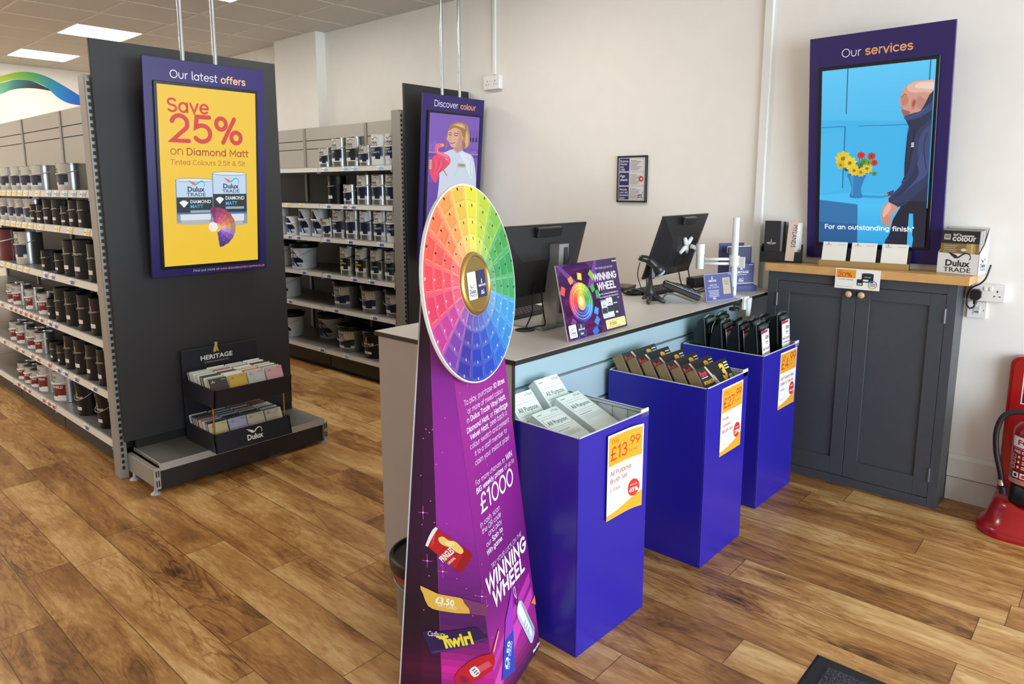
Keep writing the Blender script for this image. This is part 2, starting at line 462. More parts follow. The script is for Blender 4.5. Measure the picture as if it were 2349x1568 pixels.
def crest(p, x, z, w, c='e9e6e0', gold='b59a6a', line=True):
    """dog and HERITAGE centred on x, z baseline of the word, w width of the word"""
    p.text('HERITAGE', x, z, .19 * w, c, font='b', wt=.02, align='c', width=w)
    hound(p, x, z + .2 * w, .3 * w, gold)
    if line: p.rect(x - .36 * w, x + .36 * w, z - .09 * w, z - .07 * w, c)

# ------------------------------------------------------------------ room
XW, YF, ZC = 4.247, 10.71, 3.175
def floor_material():
    m = bpy.data.materials.new('oak_plank_vinyl'); m.use_nodes = True
    nt = m.node_tree; N = nt.nodes; L = nt.links; b = N['Principled BSDF']
    def nd(t, **k):
        n = N.new(t)
        for a, v in k.items():
            if hasattr(n, a): setattr(n, a, v)
        return n
    def math_(op, a, b_=None, clamp=False):
        n = nd('ShaderNodeMath', operation=op); n.use_clamp = clamp
        for i, v in enumerate((a, b_)):
            if v is None: continue
            if isinstance(v, (int, float)): n.inputs[i].default_value = v
            else: L.new(v, n.inputs[i])
        return n.outputs[0]
    tc = nd('ShaderNodeTexCoord'); sp = nd('ShaderNodeSeparateXYZ'); L.new(tc.outputs['Object'], sp.inputs[0])
    px = math_('DIVIDE', math_('SUBTRACT', sp.outputs['X'], .868), .185)
    row = math_('FLOOR', px); fx = math_('SUBTRACT', px, row)
    wn = nd('ShaderNodeTexWhiteNoise', noise_dimensions='1D'); L.new(row, wn.inputs['W'])
    py = math_('ADD', math_('DIVIDE', sp.outputs['Y'], 1.22), math_('MULTIPLY', wn.outputs['Value'], 7.3))
    seg = math_('FLOOR', py); fy = math_('SUBTRACT', py, seg)
    cb = nd('ShaderNodeCombineXYZ'); L.new(row, cb.inputs[0]); L.new(seg, cb.inputs[1])
    w2 = nd('ShaderNodeTexWhiteNoise', noise_dimensions='3D'); L.new(cb.outputs[0], w2.inputs['Vector'])
    # grain space: every plank its own piece of wood
    off = nd('ShaderNodeVectorMath', operation='SCALE'); L.new(w2.outputs['Color'], off.inputs[0]); off.inputs['Scale'].default_value = 37.0
    gs = nd('ShaderNodeCombineXYZ'); L.new(sp.outputs['X'], gs.inputs[0]); L.new(math_('MULTIPLY', sp.outputs['Y'], .22), gs.inputs[1])
    gv = nd('ShaderNodeVectorMath', operation='ADD'); L.new(gs.outputs[0], gv.inputs[0]); L.new(off.outputs[0], gv.inputs[1])
    def noise(scale, det, dist, vec, rough=.55):
        n = nd('ShaderNodeTexNoise'); n.inputs['Scale'].default_value = scale; n.inputs['Detail'].default_value = det
        n.inputs['Distortion'].default_value = dist; n.inputs['Roughness'].default_value = rough; L.new(vec, n.inputs['Vector']); return n.outputs['Fac']
    broad = noise(5.5, 3, 1.2, gv.outputs[0])
    fine = noise(62, 6, .3, gv.outputs[0], .65)
    fib = nd('ShaderNodeVectorMath', operation='MULTIPLY'); L.new(gv.outputs[0], fib.inputs[0]); fib.inputs[1].default_value = (1, .22, 1)
    fibre = noise(150, 3, 0, fib.outputs[0])
    # cathedral rings, bent round knots
    ks = nd('ShaderNodeVectorMath', operation='MULTIPLY'); L.new(gv.outputs[0], ks.inputs[0]); ks.inputs[1].default_value = (2.4, 7.0, 1)
    vo = nd('ShaderNodeTexVoronoi'); vo.inputs['Scale'].default_value = 1.0; L.new(ks.outputs[0], vo.inputs['Vector'])
    knot = math_('SUBTRACT', 1.0, math_('MULTIPLY', vo.outputs['Distance'], 3.4), True)
    rings = math_('SINE', math_('MULTIPLY', math_('ADD', math_('MULTIPLY', broad, 3.0), math_('MULTIPLY', vo.outputs['Distance'], 1.4)), 30.0))
    ringm = math_('MULTIPLY', math_('ADD', math_('MULTIPLY', rings, .5), .5), math_('ADD', math_('MULTIPLY', knot, .9), .16))
    tone = math_('ADD', math_('ADD', math_('MULTIPLY', broad, .95), math_('MULTIPLY', fine, .42)), math_('MULTIPLY', math_('SUBTRACT', w2.outputs['Value'], .5), .26))
    tone = math_('SUBTRACT', tone, math_('MULTIPLY', ringm, .17))
    tone = math_('SUBTRACT', tone, math_('MULTIPLY', math_('POWER', knot, 2.6), .36))
    tone = math_('ADD', tone, math_('MULTIPLY', math_('SUBTRACT', fibre, .5), .20))
    # thin dark veins where the figure is lively, and long pale and dark streaks
    vein = noise(8.5, 4, 2.6, gv.outputs[0], .5)
    ridge = math_('SUBTRACT', 1.0, math_('MULTIPLY', math_('ABSOLUTE', math_('SUBTRACT', vein, .5)), 15.0), True)
    lively = math_('MULTIPLY', math_('SUBTRACT', noise(2.6, 2, .5, gv.outputs[0]), .46), 5.0, True)
    tone = math_('SUBTRACT', tone, math_('MULTIPLY', math_('MULTIPLY', ridge, lively), .20))
    st = nd('ShaderNodeVectorMath', operation='MULTIPLY'); L.new(gv.outputs[0], st.inputs[0]); st.inputs[1].default_value = (1, .30, 1)
    tone = math_('ADD', tone, math_('MULTIPLY', math_('SUBTRACT', noise(26, 3, .6, st.outputs[0]), .45), .23))
    pores = noise(420, 2, 0, fib.outputs[0])
    tone = math_('SUBTRACT', tone, math_('MULTIPLY', math_('MULTIPLY', math_('SUBTRACT', pores, .56), 6.0, True), .12))
    cr = nd('ShaderNodeValToRGB'); L.new(tone, cr.inputs['Fac'])
    e = cr.color_ramp.elements
    e[0].position = .04; e[0].color = rgb((58, 36, 18)); e[1].position = .98; e[1].color = rgb((222, 186, 128))
    for p_, c in ((.34, (112, 74, 37)), (.52, (152, 105, 55)), (.70, (182, 137, 80))):
        q = e.new(p_); q.color = rgb(c)
    # joints
    ex = math_('MINIMUM', fx, math_('SUBTRACT', 1.0, fx)); ey = math_('MINIMUM', fy, math_('SUBTRACT', 1.0, fy))
    j = math_('MAXIMUM', math_('LESS_THAN', ex, .009), math_('LESS_THAN', ey, .0014))
    mx = nd('ShaderNodeMix', data_type='RGBA'); L.new(math_('MULTIPLY', j, .72), mx.inputs['Factor'])
    L.new(cr.outputs['Color'], mx.inputs['A']); mx.inputs['B'].default_value = rgb((40, 27, 16))
    L.new(mx.outputs['Result'], b.inputs['Base Color'])
    b.inputs['Roughness'].default_value = .38
    L.new(math_('ADD', math_('MULTIPLY', fine, .14), .31), b.inputs['Roughness'])
    bp = nd('ShaderNodeBump'); bp.inputs['Strength'].default_value = .25; bp.inputs['Distance'].default_value = .001
    L.new(math_('SUBTRACT', fine, math_('MULTIPLY', j, 1.0)), bp.inputs['Height']); L.new(bp.outputs['Normal'], b.inputs['Normal'])
    return m

M_WALL = mat((238, 235, 229), .75, vary=.012, scale=9, bump=.12)
M_WHITE = mat((232, 232, 230), .4, vary=.01, scale=30)
struct(MB().box(-5, XW, -4, YF, -.06, 0, floor_material()).build('floor'))
struct(MB().box(XW, XW + .1, -4, YF, 0, ZC + .1, M_WALL).build('wall_right'))
struct(MB().box(-5, XW + .1, YF, YF + .1, 0, ZC + .1, M_WALL).build('wall_far'))
struct(MB().box(-5.1, -5, -4, YF + .1, 0, ZC + .1, M_WALL).build('wall_left'))
fwl = MB()
fwl.box(-5, -1.8, -4.1, -4, 0, ZC + .1, M_WALL).box(-1.8, XW, -4.1, -4, 2.85, ZC + .1, M_WALL).box(-1.8, XW, -4.1, -4, 0, .2, M_WALL)
struct(fwl.build('wall_front'))
wf = MB(); mfr = mat((60, 62, 66), .4, .6)
for x in (-1.8, .2, 2.2, XW - .06): wf.box(x, x + .06, -4.08, -4.02, .2, 2.85, mfr)
wf.box(-1.8, XW, -4.08, -4.02, .2, .26, mfr).box(-1.8, XW, -4.08, -4.02, 2.79, 2.85, mfr)
struct(wf.build('window_1'))
struct(MB().box(4.137, XW - .001, 6.275, 7.05, 0, ZC - .001, M_WALL).build('trim_1'))        # the pilaster on the long wall
# skirting of the long wall: a moulded upper board over a plain lower one
sk = MB(); msk = mat((222, 220, 214), .45)
for y0, y1 in ((-4, .642), (1.62, 4.2)):
    sk.box(XW - .016, XW - .0005, y0, y1, .001, .128, msk)
    sk.box(XW - .024, XW - .0005, y0, y1, .134, .235, msk)
    sk.hexa([(XW - .024, y0, .235), (XW - .0005, y0, .235), (XW - .0005, y1, .235), (XW - .024, y1, .235)],
            [(XW - .010, y0, .256), (XW - .0005, y0, .256), (XW - .0005, y1, .256), (XW - .010, y1, .256)], msk)
struct(sk.build('baseboard_right'))

# suspended ceiling: tiles on a metal grid, lights let into it
GX = [3.672 - .604 * k for k in range(15)]
GY = [5.26 + .601 * k for k in range(-15, 9)]
mtile = mat((204, 198, 188), .9, vary=.03, scale=120, bump=.3)
mgrid = mat((206, 200, 190), .5, .2)
LIGHTS = []
def hole(cx, cy): LIGHTS.append((cx, cy))
lx = [GX[i] - .302 for i in (1, 5, 9, 12)]
ly = [GY[15] + .3005 + .601 * k for k in (-15, -12, -8, -4, 0, 4, 7)]
for cx in lx:
    for cy in ly:
        if cy > 4 or (cx > 1 and cy > 2): hole(cx, cy)
ce = MB()
xs = [XW] + GX + [-5]; ys = [-4] + [g for g in GY if -4 < g < YF] + [YF]
for i in range(len(xs) - 1):
    for k in range(len(ys) - 1):
        x1, x0, y0, y1 = xs[i], xs[i + 1], ys[k], ys[k + 1]
        if any(x0 < cx < x1 and y0 < cy < y1 for cx, cy in LIGHTS): continue
        ce.box(x0, x1, y0, y1, ZC, ZC + .02, mtile)
for g in GX: ce.box(g - .012, g + .012, -4, YF, ZC - .004, ZC + .001, mgrid)
for g in ys[1:-1]: ce.box(-5, XW, g - .012, g + .012, ZC - .0035, ZC + .001, mgrid)
ce.box(XW - .022, XW - .0005, -4, YF, ZC - .005, ZC + .001, mgrid).box(-5, XW, YF - .022, YF - .0005, ZC - .005, ZC + .001, mgrid)
struct(ce.build('ceiling'))
LN = {(0, 4): 'square ceiling light panel, nearest, cut by the top edge of the view',
      (0, 5): 'square ceiling light panel above the dark end panel, larger of the two on the left',
      (0, 6): 'square ceiling light panel farthest away, near the mural wall'}
mdif = bpy.data.materials.new('lit_diffuser'); mdif.use_nodes = True
_b = mdif.node_tree.nodes['Principled BSDF']
_b.inputs['Emission Color'].default_value = (*PANEL_COL, 1); _b.inputs['Emission Strength'].default_value = PANEL_EMIT
for i, cx in enumerate(lx):
    for k, cy in enumerate(ly):
        if (cx, cy) not in LIGHTS: continue
        lab = LN.get((i, k))
        t = thing('ceiling_light', lab or 'square light panel in the ceiling, out of the view', 'light', (cx, cy, ZC), 0, 'ceiling light panels')
        h = .289
        fr = MB()
        for a in (-1, 1):
            fr.box(a * h, a * (h + .012), -h - .012, h + .012, 0, .03, mgrid); fr.box(-h, h, a * h, a * (h + .012), 0, .03, mgrid)
        fr.build('frame', t)
        MB().box(-h, h, -h, h, .006, .02, mdif).build('diffuser', t)
# the mural on the far wall: a ribbon of colour
mu = Print(0, rough=.6, step=.0002)
def band(a, b, cols):
    A, B = smooth_path(a, 10), smooth_path(b, 10); n = min(len(A), len(B)) - 1
    for i in range(n):
        t = i / n * (len(cols) - 1); k = min(int(t), len(cols) - 2); f = t - k
        c = tuple(int(cols[k][q] + (cols[k + 1][q] - cols[k][q]) * f) for q in range(3))
        mu.put([([A[i], A[i + 1], B[i + 1], B[i]], [(0, 1, 2, 3)])], c); mu.y += mu.step
    mu.y -= mu.step
band([(.9, 2.62), (1.6, 2.76), (2.2, 2.86), (2.53, 2.93), (2.70, 2.99), (2.86, 2.99), (3.0, 2.94), (3.09, 2.89)], [(.9, 2.45), (1.6, 2.50), (2.2, 2.68), (2.52, 2.795), (2.64, 2.858), (2.78, 2.893), (2.92, 2.902), (3.07, 2.888)],
     [(60, 60, 66), (70, 150, 140), (120, 190, 140), (52, 120, 120), (40, 44, 62), (36, 40, 56)])
band([(.6, 2.3), (1.4, 2.6), (2.1, 2.88), (2.54, 3.015), (2.73, 3.083), (2.89, 3.097), (3.06, 3.056), (3.25, 2.956), (3.42, 2.851), (3.60, 2.74)], [(.6, 2.2), (1.4, 2.48), (2.1, 2.78), (2.53, 2.935), (2.70, 2.994), (2.86, 2.990), (3.02, 2.935), (3.15, 2.81), (3.30, 2.745), (3.60, 2.73)],
     [(236, 190, 40), (220, 205, 40), (190, 205, 50), (140, 195, 60), (90, 175, 110), (40, 140, 190), (30, 110, 205), (45, 80, 190)])
mo = mu.build('wall_mural', None); mo.location = (0, YF, 0)
tag(mo, 'green to blue ribbon swirl painted on the far wall', 'mural')
# cable trunking and sockets of the long wall
def trunk(name, label, y0, y1, z0, z1, d=.025):
    o = MB().box(XW - d, XW - .0005, y0, y1, z0, z1, M_WHITE, ch=.003).build(name); tag(o, label, 'trunking'); return o
trunk('cable_trunking', 'wide white cable trunking from counter to ceiling beside the large screen', 1.73, 1.78, 1.047, ZC - .006)
trunk('cable_trunking', 'narrow white cable trunking dropping from the ceiling to a wall socket', 3.945, 3.975, 2.536, ZC - .006, .018)
def socket(label, y, z, w=.146, h=.086, plug=True):
    """double socket; its face looks towards -X"""
    t = thing('wall_socket', label, 'socket', (XW - .0005, y, z), R(-90))
    MB().box(-w / 2, w / 2, -.034, 0, -h / 2, h / 2, M_WHITE, ch=.004).build('back_box', t)
    f = MB().box(-w / 2, w / 2, -.042, -.034, -h / 2, h / 2, M_WHITE, ch=.003).build('face_plate', t)
    md = mat('2a2a2a', .6)
    for cx in (-.04, .04):
        hb = MB()
        hb.box(cx - .003, cx + .003, -.0426, -.0418, .006, .016, md)
        for a in (-.011, .011): hb.box(cx + a - .004, cx + a + .004, -.0426, -.0418, -.016, -.011, md)
        hb.build('pin_hole', f)
    for cx in (-.012, .012):
        MB().box(cx - .007, cx + .007, -.047, -.042, .012, .032, M_WHITE, ch=.002).build('switch', f)
    return t
socket('white double socket high on the wall under the narrow trunking', 3.965, 2.474, .17, .105)
socket('white double socket on the wall right of the dark cabinet', .543, 1.129)
t = thing('data_socket', 'white data outlet plate low beside the dark cabinet, under the double socket', 'socket', (XW - .0005, .586, 1.036), R(-90))
f = MB().box(-.043, .043, -.014, 0, -.043, .043, M_WHITE, ch=.003).build('face_plate', t)
b_ = MB().box(-.013, .013, -.017, -.014, -.02, .022, mat((214, 216, 216), .4))
b_.box(-.009, .009, -.0175, -.0165, -.014, -.004, mat('777777', .6)).box(-.009, .009, -.0175, -.0165, .006, .012, mat('b0b0b0', .6))
b_.build('outlet', f)
for a in (-.031, .031): MB().lathe([[(.0035, 0), (.0028, .0012), (0, .0012)]], mat('9a9a98', .3, .9), 10, Matrix.Translation((a, -.014, 0)) @ Matrix.Rotation(R(90), 4, 'X')).build('screw', f)
# framed notices
t = thing('framed_notice', 'black framed notice with three trading information panels on the white wall', 'notice', (XW - .001, 2.664, 1.712), R(-90))
w, h = .118, .158
fr = MB(); mb = mat('16161a', .35)
fr.box(-w, w, -.012, -.003, -h, h, mb)
for a in (-1, 1): fr.box(a * (w - .011), a * w, -.02, -.003, -h, h, mb, ch=.002); fr.box(-w, w, -.02, -.003, a * (h - .011), a * h, mb, ch=.002)
fr.build('frame', t)
p = Print(-.012)
p.rect(-.107, .107, -.147, .147, 'c9c6c2')
for k, (s1, s2) in enumerate(((('Business', 'Names', 'Act', '1985'), 0), (('Age', 'check'), 1), (('Recycle', 'your old', 'electrical', 'items'), 2))):
    z1 = .140 - k * .096; z0 = z1 - .086
    p.rect(-.100, -.022, z0, z1, '2b2566'); p.rect(-.018, .100, z0, z1, 'd9d6d4')
    sz = .019 if len(s1) == 4 else .026
    for i, q in enumerate(s1): p.text(q, -.094, z1 - .021 * (1.15 if len(s1) == 2 else .86) - i * sz * 1.02 - .006, sz, 'f2f2f2', font='b', wt=.012)
    for i in range(8): p.rect(-.012, -.012 + .05 + .012 * ((i * 7) % 4), z1 - .012 - i * .009, z1 - .015 - i * .009, '6a6768')
    if k == 1:
        p.poly(ell(.075, (z0 + z1) / 2, .019, .019), 'c3263c'); p.text('18', .075, (z0 + z1) / 2 - .007, .02, 'ffffff', font='b', wt=.02, align='c')
    if k == 2:
        p.line([(.055, z0 + .03), (.058, z0 + .012), (.082, z0 + .012), (.085, z0 + .03), (.053, z0 + .03)], .003, '303030')
        p.line([(.05, z0 + .005), (.095, z0 + .05)], .003, '303030'); p.line([(.095, z0 + .005), (.05, z0 + .05)], .003, '303030')
p.build('printed_sheet', t)

# ------------------------------------------------------------------ shelving units
M_POST = mat((150, 147, 140), .45, .25, vary=.03, scale=60)
M_SHELF = mat((150, 148, 142), .35, .6, vary=.04, scale=50)
M_STRIP = mat((205, 203, 196), .4)
M_BACKLIGHT = mat((178, 174, 164), .55, vary=.015, scale=20)
M_DARK = mat((28, 27, 27), .5, vary=.06, scale=90)
M_DARKPANEL = mat((38, 37, 38), .55, vary=.05, scale=160, bump=.15)
M_BLACK = mat((16, 16, 17), .5)
M_ZINC = mat((190, 194, 198), .35, .5)

def slotted_post(name, parent, x0, x1, y0, y1, z1):
    """steel upright; the slotted face looks towards -Y"""
    b = MB().box(x0, x1, y0, y1, 0, z1, M_POST, ch=.002)
    b.box(x0 + .002, x0 + .022, y0 - .012, y0, .02, z1 - .02, M_POST)
    z = .06
    while z < z1 - .05:
        b.box(x0 + .008, x0 + .022, y0 - .0135, y0 - .011, z, z + .020, M_BLACK); z += .036
    return b.build(name, parent)
TICKETS = {}
def ticket_mesh(kind):
    if kind not in TICKETS:
        p = Print(0, step=.0002)
        p.rect(-.046, .046, -.018, .018, 'f0efe8')
        c = {'y': 'e6c63c', 'b': '3b55a8', 'l': '7fa6dc', 'r': 'a03a34', 'g': '62a85e'}[kind]
        p.rect(-.014, .043, -.015, .006, c); p.rect(-.040, -.022, -.006, .002, '666666'); p.rect(-.012, .03, .010, .013, '888888')
        TICKETS[kind] = p.b.mesh('price_label')
    return TICKETS[kind]
def shelf_unit(name, label, xf, xb, y0, bays, pitch, zs, top, tickets, xkick, both=None):
    """bays run along +Y from y0; goods face -X. zs: shelf heights from the top down. tickets[level] = list of (y, kind)"""
    t = thing(name, label, 'shelving', (xf, y0, 0))
    D = xb - xf
    for b in range(bays + 1):
        y = b * pitch
        p_ = MB().box(D - .03, D + .03, y - .02, y + .02, 0, top - .005, M_POST)
        p_.build('upright', t)
    for b in range(bays):
        ya, yb = b * pitch + .003, (b + 1) * pitch - .003
        MB().box(D - .018, D - .002, ya, yb, .1, zs[0] - .04, M_DARK).build('back_panel', t)
        bp = MB()
        za = zs[0] - .037
        for zc in (2.035, 2.118, top):
            bp.box(D - .02, D - .002, ya, yb, za, zc, M_BACKLIGHT); za = zc + .008
        bp.box(D - .012, D - .002, ya, yb, zs[0] - .037, top - .01, M_BLACK)
        bp.build('back_panel', t)
        for k, z in enumerate(zs):
            low = k == len(zs) - 1
            s = MB().box(.012, D - .021, ya, yb, z - .03, z - .003, M_SHELF)
            if low: s.box(.02, D - .03, ya, yb, z - .07, z - .03, M_DARK)
            so = s.build('shelf', t)
            st = MB().hexa([(-.004, ya, z - .040), (.010, ya, z - .040), (.010, yb, z - .040), (-.004, yb, z - .040)],
                           [(.004, ya, z), (.010, ya, z), (.010, yb, z), (.004, yb, z)], M_STRIP)
            st.box(.002, .012, ya, yb, z, z + .003, M_ZINC)
            st.build('price_strip', so)
            for e, yy in ((0, ya), (1, yb)):
                if e == 0 or b == bays - 1:
                    MB().hexa([(-.006, yy - .002, z - .055), (.03, yy - .002, z - .055), (.03, yy + .002, z - .055), (-.006, yy + .002, z - .055)],
                              [(.002, yy - .002, z - .0035), (.03, yy - .002, z - .0035), (.03, yy + .002, z - .0035), (.002, yy + .002, z - .0035)], M_ZINC).build('end_bracket', so)
            for y, kind in tickets.get(k, ()):
                if ya + .047 < y - y0 < yb - .047:
                    o = bpy.data.objects.new('price_label', ticket_mesh(kind)); COL.objects.link(o); o.parent = so
                    o.location = (-.0012, y - y0, z - .019); o.rotation_euler = (R(-11), 0, R(-90)); o.rotation_mode = 'XYZ'
        MB().box(xkick - xf, xkick - xf + .012, ya + .004, yb - .004, .035, zs[-1] - .042, M_DARK).build('kick_plate', t)
        MB().box(xkick - xf + .03, xkick - xf + .04, ya, yb, 0, .05, M_BLACK).build('plinth', t)
        if both:
            for k, z in enumerate(both):
                MB().box(D + .021, D + .46, ya, yb, z - .03, z - .003, M_SHELF).box(D + .46, D + .474, ya, yb, z - .04, z, M_STRIP).build('shelf', t)
            MB().box(D + .40, D + .41, ya, yb, 0, both[-1] - .04, M_DARK).build('kick_plate', t)
    return t
ZA = (1.637, 1.424, 1.114, .792, .492, .202)
ZB = (1.829, 1.514, 1.221, .903, .603, .208)
def tk(y0, y1, n, kind): return [(y0 + (y1 - y0) * (i + .5) / n, kind) for i in range(n)]
tA = {0: tk(4.36, 5.12, 5, 'l') + tk(5.16, 5.36, 1, 'y') + tk(5.45, 6.5, 8, 'y'), 1: [(4.43, 'y'), (4.72, 'y'), (4.95, 'y'), (5.26, 'y')] + tk(5.42, 6.5, 8, 'y'),
      2: [(4.78, 'b'), (5.14, 'b'), (5.28, 'b')] + tk(5.62, 6.5, 6, 'y'), 3: [(5.18, 'b'), (5.30, 'b')] + tk(5.42, 6.9, 12, 'r'),
      4: [(4.56, 'b'), (4.88, 'b'), (5.08, 'b'), (5.22, 'b'), (5.42, 'r'), (5.66, 'r'), (5.80, 'r')] + tk(5.95, 6.6, 4, 'r'),
      5: [(4.78, 'b'), (5.42, 'r'), (5.52, 'r'), (5.64, 'r'), (5.98, 'r'), (6.10, 'r'), (6.25, 'r')]}
tB = {0: [(4.56, 'l'), (4.9, 'l'), (5.03, 'l'), (5.32, 'l')], 1: [(4.94, 'b'), (5.06, 'b'), (5.30, 'b'), (5.72, 'y'), (5.95, 'y')],
      2: [(4.58, 'b'), (5.0, 'b'), (5.33, 'b'), (5.8, 'b'), (5.95, 'b')], 3: [(4.42, 'g'), (4.72, 'b'), (4.96, 'b'), (5.34, 'b'), (5.74, 'b')],
      4: [(4.70, 'b'), (5.25, 'b'), (5.46, 'b'), (6.0, 'b')], 5: [(4.45, 'b'), (5.12, 'l'), (5.50, 'b')]}
shelf_unit('shelving_unit', 'long double-sided grey paint shelving unit on the left, running towards the mural wall', 1.38, 1.90, 4.34, 4, 1.025, ZA, 2.245, tA, 1.425, (1.637, 1.25, .85, .5, .2))
shelf_unit('shelving_unit', 'grey paint shelving unit against the white wall behind the counter', 3.55, 4.10, 4.415, 3, 1.02, ZB, 2.247, tB, 3.60)

def end_bay(label, x0, x1, yp, zb, ztop, yfront):
    """dark end panel hung on two slotted posts, with or without a low base shelf in front"""
    t = thing('end_display_bay', label, 'shelving')
    slotted_post('upright', t, x0 - .024, x0 + .020, yp + .022, yp + .112, 2.238)
    slotted_post('upright', t, x1 - .032, x1 + .004, yp + .022, yp + .112, 2.238)
    MB().box(x0, x1, yp - .02, yp, zb, ztop, M_DARKPANEL, ch=.002).build('end_panel', t)
    if yfront:
        bs = MB().box(x0 + .055, x1 + .02, yfront + .004, yp + .02, .150, .172, M_SHELF, ch=.002)
        b = bs.build('base_shelf', t)
        MB().hexa([(x0 + .05, yfront - .002, .133), (x1 + .025, yfront - .002, .133), (x1 + .025, yfront + .01, .133), (x0 + .05, yfront + .01, .133)],
                  [(x0 + .05, yfront, .172), (x1 + .025, yfront, .172), (x1 + .025, yfront + .01, .172), (x0 + .05, yfront + .01, .172)], mat((186, 188, 188), .35, .4)).build('shelf_lip', b)
        MB().box(x0 + .05, x1 + .03, yfront + .012, yfront + .024, .024, .132, mat((38, 38, 42), .42)).build('kick_plate', t)
        for x in (x0 + .03, x1 + .028):
            a = MB().box(x - .014, x + .014, yfront + .012, yp + .02, .045, .148, M_POST, ch=.002)
            a.box(x - .012, x + .016, yfront - .008, yfront + .012, .035, .150, M_ZINC)
            for dz in (.05, .105):
                for dx in (-.006, .006): a.box(x + dx - .002, x + dx + .004, yfront - .0095, yfront - .007, dz, dz + .034, M_BLACK)
            a.build('base_arm', t)
            for y in (yfront + .03, yp - .03):
                MB().lathe([[(.028, 0), (.026, .006), (.010, .016), (.008, .05)]], mat((170, 174, 178), .4, .3), 16, Matrix.Translation((x, y, 0))).build('foot', t)
        MB().box(x0 + .06, x1, yp - .012, yp + .01, .17, zb, M_BLACK).build('lower_rail', t)
    return t
end_bay('dark end panel with low grey base shelf at the near end of the left shelving', 1.392, 2.452, 4.20, .225, 2.42, 3.845)
end_bay('tall dark end panel behind the counter, beside the white wall', 3.556, 4.242, 4.275, .225, 2.43, None)

# ------------------------------------------------------------------ hanging sign boards with screens
M_PURPLE = mat((42, 30, 104), .32, vary=.02, scale=12)
M_BEZEL = mat((12, 12, 14), .3)
M_ROD = mat((196, 200, 204), .25, .9)
NAVY = '2e2468'
def sign(label, loc, rotz, tilt, w, h, sx, sz0, sz1, title, ts, rods=None, back=.06):
    """board with a screen let in; origin at the middle of its lower edge, front towards local -y"""
    t = thing('sign_board', label, 'sign', loc, rotz, None, -tilt)
    MB().box(-w / 2, w / 2, 0, .018, 0, h, mat((38, 25, 96), .35, vary=.02, scale=10), ch=.001).build('board', t)
    bz = MB().box(-sx - .016, sx + .016, -.012, -.0005, sz0 - .016, sz1 + .016, M_BEZEL, ch=.002)
    bz.box(-sx - .01, sx + .01, .018, back, sz0 + (.0 if back > .03 else .5), sz1, M_BEZEL)
    bz.build('bezel', t)
    p = Print(0, rough=.4)
    xx = -ts[0]
    for s, c, wt, wd in title:
        p.text(s, xx, ts[1], ts[2], c, wt=wt, width=wd); xx += wd + ts[3]
    p.build('title', t)
    for x in rods or ():
        hh = ZC - loc[2] - .012
        # the rods hang plumb from the ceiling: undo the tilt
        rod = MB().cyl(.0125, 0, hh - h * math.cos(tilt) + .25, M_ROD, 14)
        rod.box(-.022, .022, -.008, .008, -.02, .1, M_ROD)
        ro = rod.build('hanging_rod', t); ro.location = (x, .03, h - .25 + .012); ro.rotation_euler = (tilt, 0, 0)
    return t
def screen_print(t, emit, box=None):
    p = Print(-.0125, emit=emit, step=.00012); p.box = box; return p

# 1: the latest offers
sA = sign('tall purple sign board with a yellow offer screen, hung before the left dark end panel', (1.926, 4.095, 1.153), 0, R(-4.6), .69, 1.188, .281, .062, 1.052,
          [('Our latest', 'eeeef6', .075, .265), ('offers', 'f3b98e', .125, .147)], (.205, 1.092, .1, .02), (-.11, .075))
p = screen_print(sA, 1.0)
p.rect(-.281, .281, .062, 1.052, 'edc22c')
RD, RD2 = 'd23032', 'a8401c'
p.text('Save', -.232, .915, .125, RD, wt=.125, width=.23)
p.text('25%', -.222, .760, .20, RD, wt=.125, width=.415)
p.text('on', -.225, .684, .07, RD2, wt=.075, width=.072); p.text('Diamond Matt', -.135, .684, .066, RD2, wt=.12, width=.365)
p.text('Tinted Colours 2.5lt & 5lt', -.225, .630, .050, RD2, wt=.075, width=.435)
def pic_can(p, x0, x1, z0, z1, big):
    w = x1 - x0; zm = z0 + (z1 - z0) * .6; e = .012
    body = [(x0 + w / 2 + w / 2 * math.cos(R(a)), z0 + e * math.sin(R(a))) for a in range(180, 361, 15)] + [(x1, z1), (x0, z1)]
    p.poly(body, 'aab4bc')
    p.rect(x0, x0 + w * .12, z0, z1, '8b969e'); p.rect(x1 - w * .14, x1, z0, z1, '87929a')
    p.rect(x0 + w * .03, x1 - w * .03, zm, z1 - .004, 'bcd4ec')
    p.poly(ell(x0 + w / 2, z1, w / 2, e), '6e7880'); p.poly(ell(x0 + w / 2, z1, w / 2 - .004, e - .003), 'd8e2e8')
    p.rect(x0 + .003, x1 - .003, z0 + (z1 - z0) * .22, zm, '1c2630'); p.rect(x0 + .003, x1 - .003, z0 + (z1 - z0) * .20, z0 + (z1 - z0) * .24, '3a6cb4')
    p.rect(x0 + w * .1, x1 - w * .1, z0 + (z1 - z0) * .06, z0 + (z1 - z0) * .2, 'd8dde0')
    paint_logo(p, x0 + w * .28, zm + (z1 - zm) * .06, w * .50, '182048', True, ('e06a2c', '46a0c0'))
    s = .030 if big else .026
    p.poly([(x0 + w * .08, zm - .030), (x0 + w * .16, zm - .018), (x0 + w * .24, zm - .018), (x0 + w * .32, zm - .030), (x0 + w * .2, zm - .058)], 'e8eef2')
    p.text('DIAMOND', x0 + w * .36, zm - .034, s, 'e8eef2', font='b', wt=.012, width=w * .56); p.text('MATT', x0 + w * .36, zm - .034 - s * 1.02, s, '58b4e4', font='b', wt=.012, width=w * .34)
    p.rect(x0 + w * .36, x1 - w * .1, zm - .088, zm - .074, '9aa4ac')
pic_can(p, -.205, .012, .305, .545, False); pic_can(p, .004, .215, .290, .585, True)
fan = ['8c2c6a', 'a83c78', 'c0486c', 'c85a5c', 'd07a60', 'd89a6a', 'b08acc', '8a5cb4', '6a3c9a', '52308c']
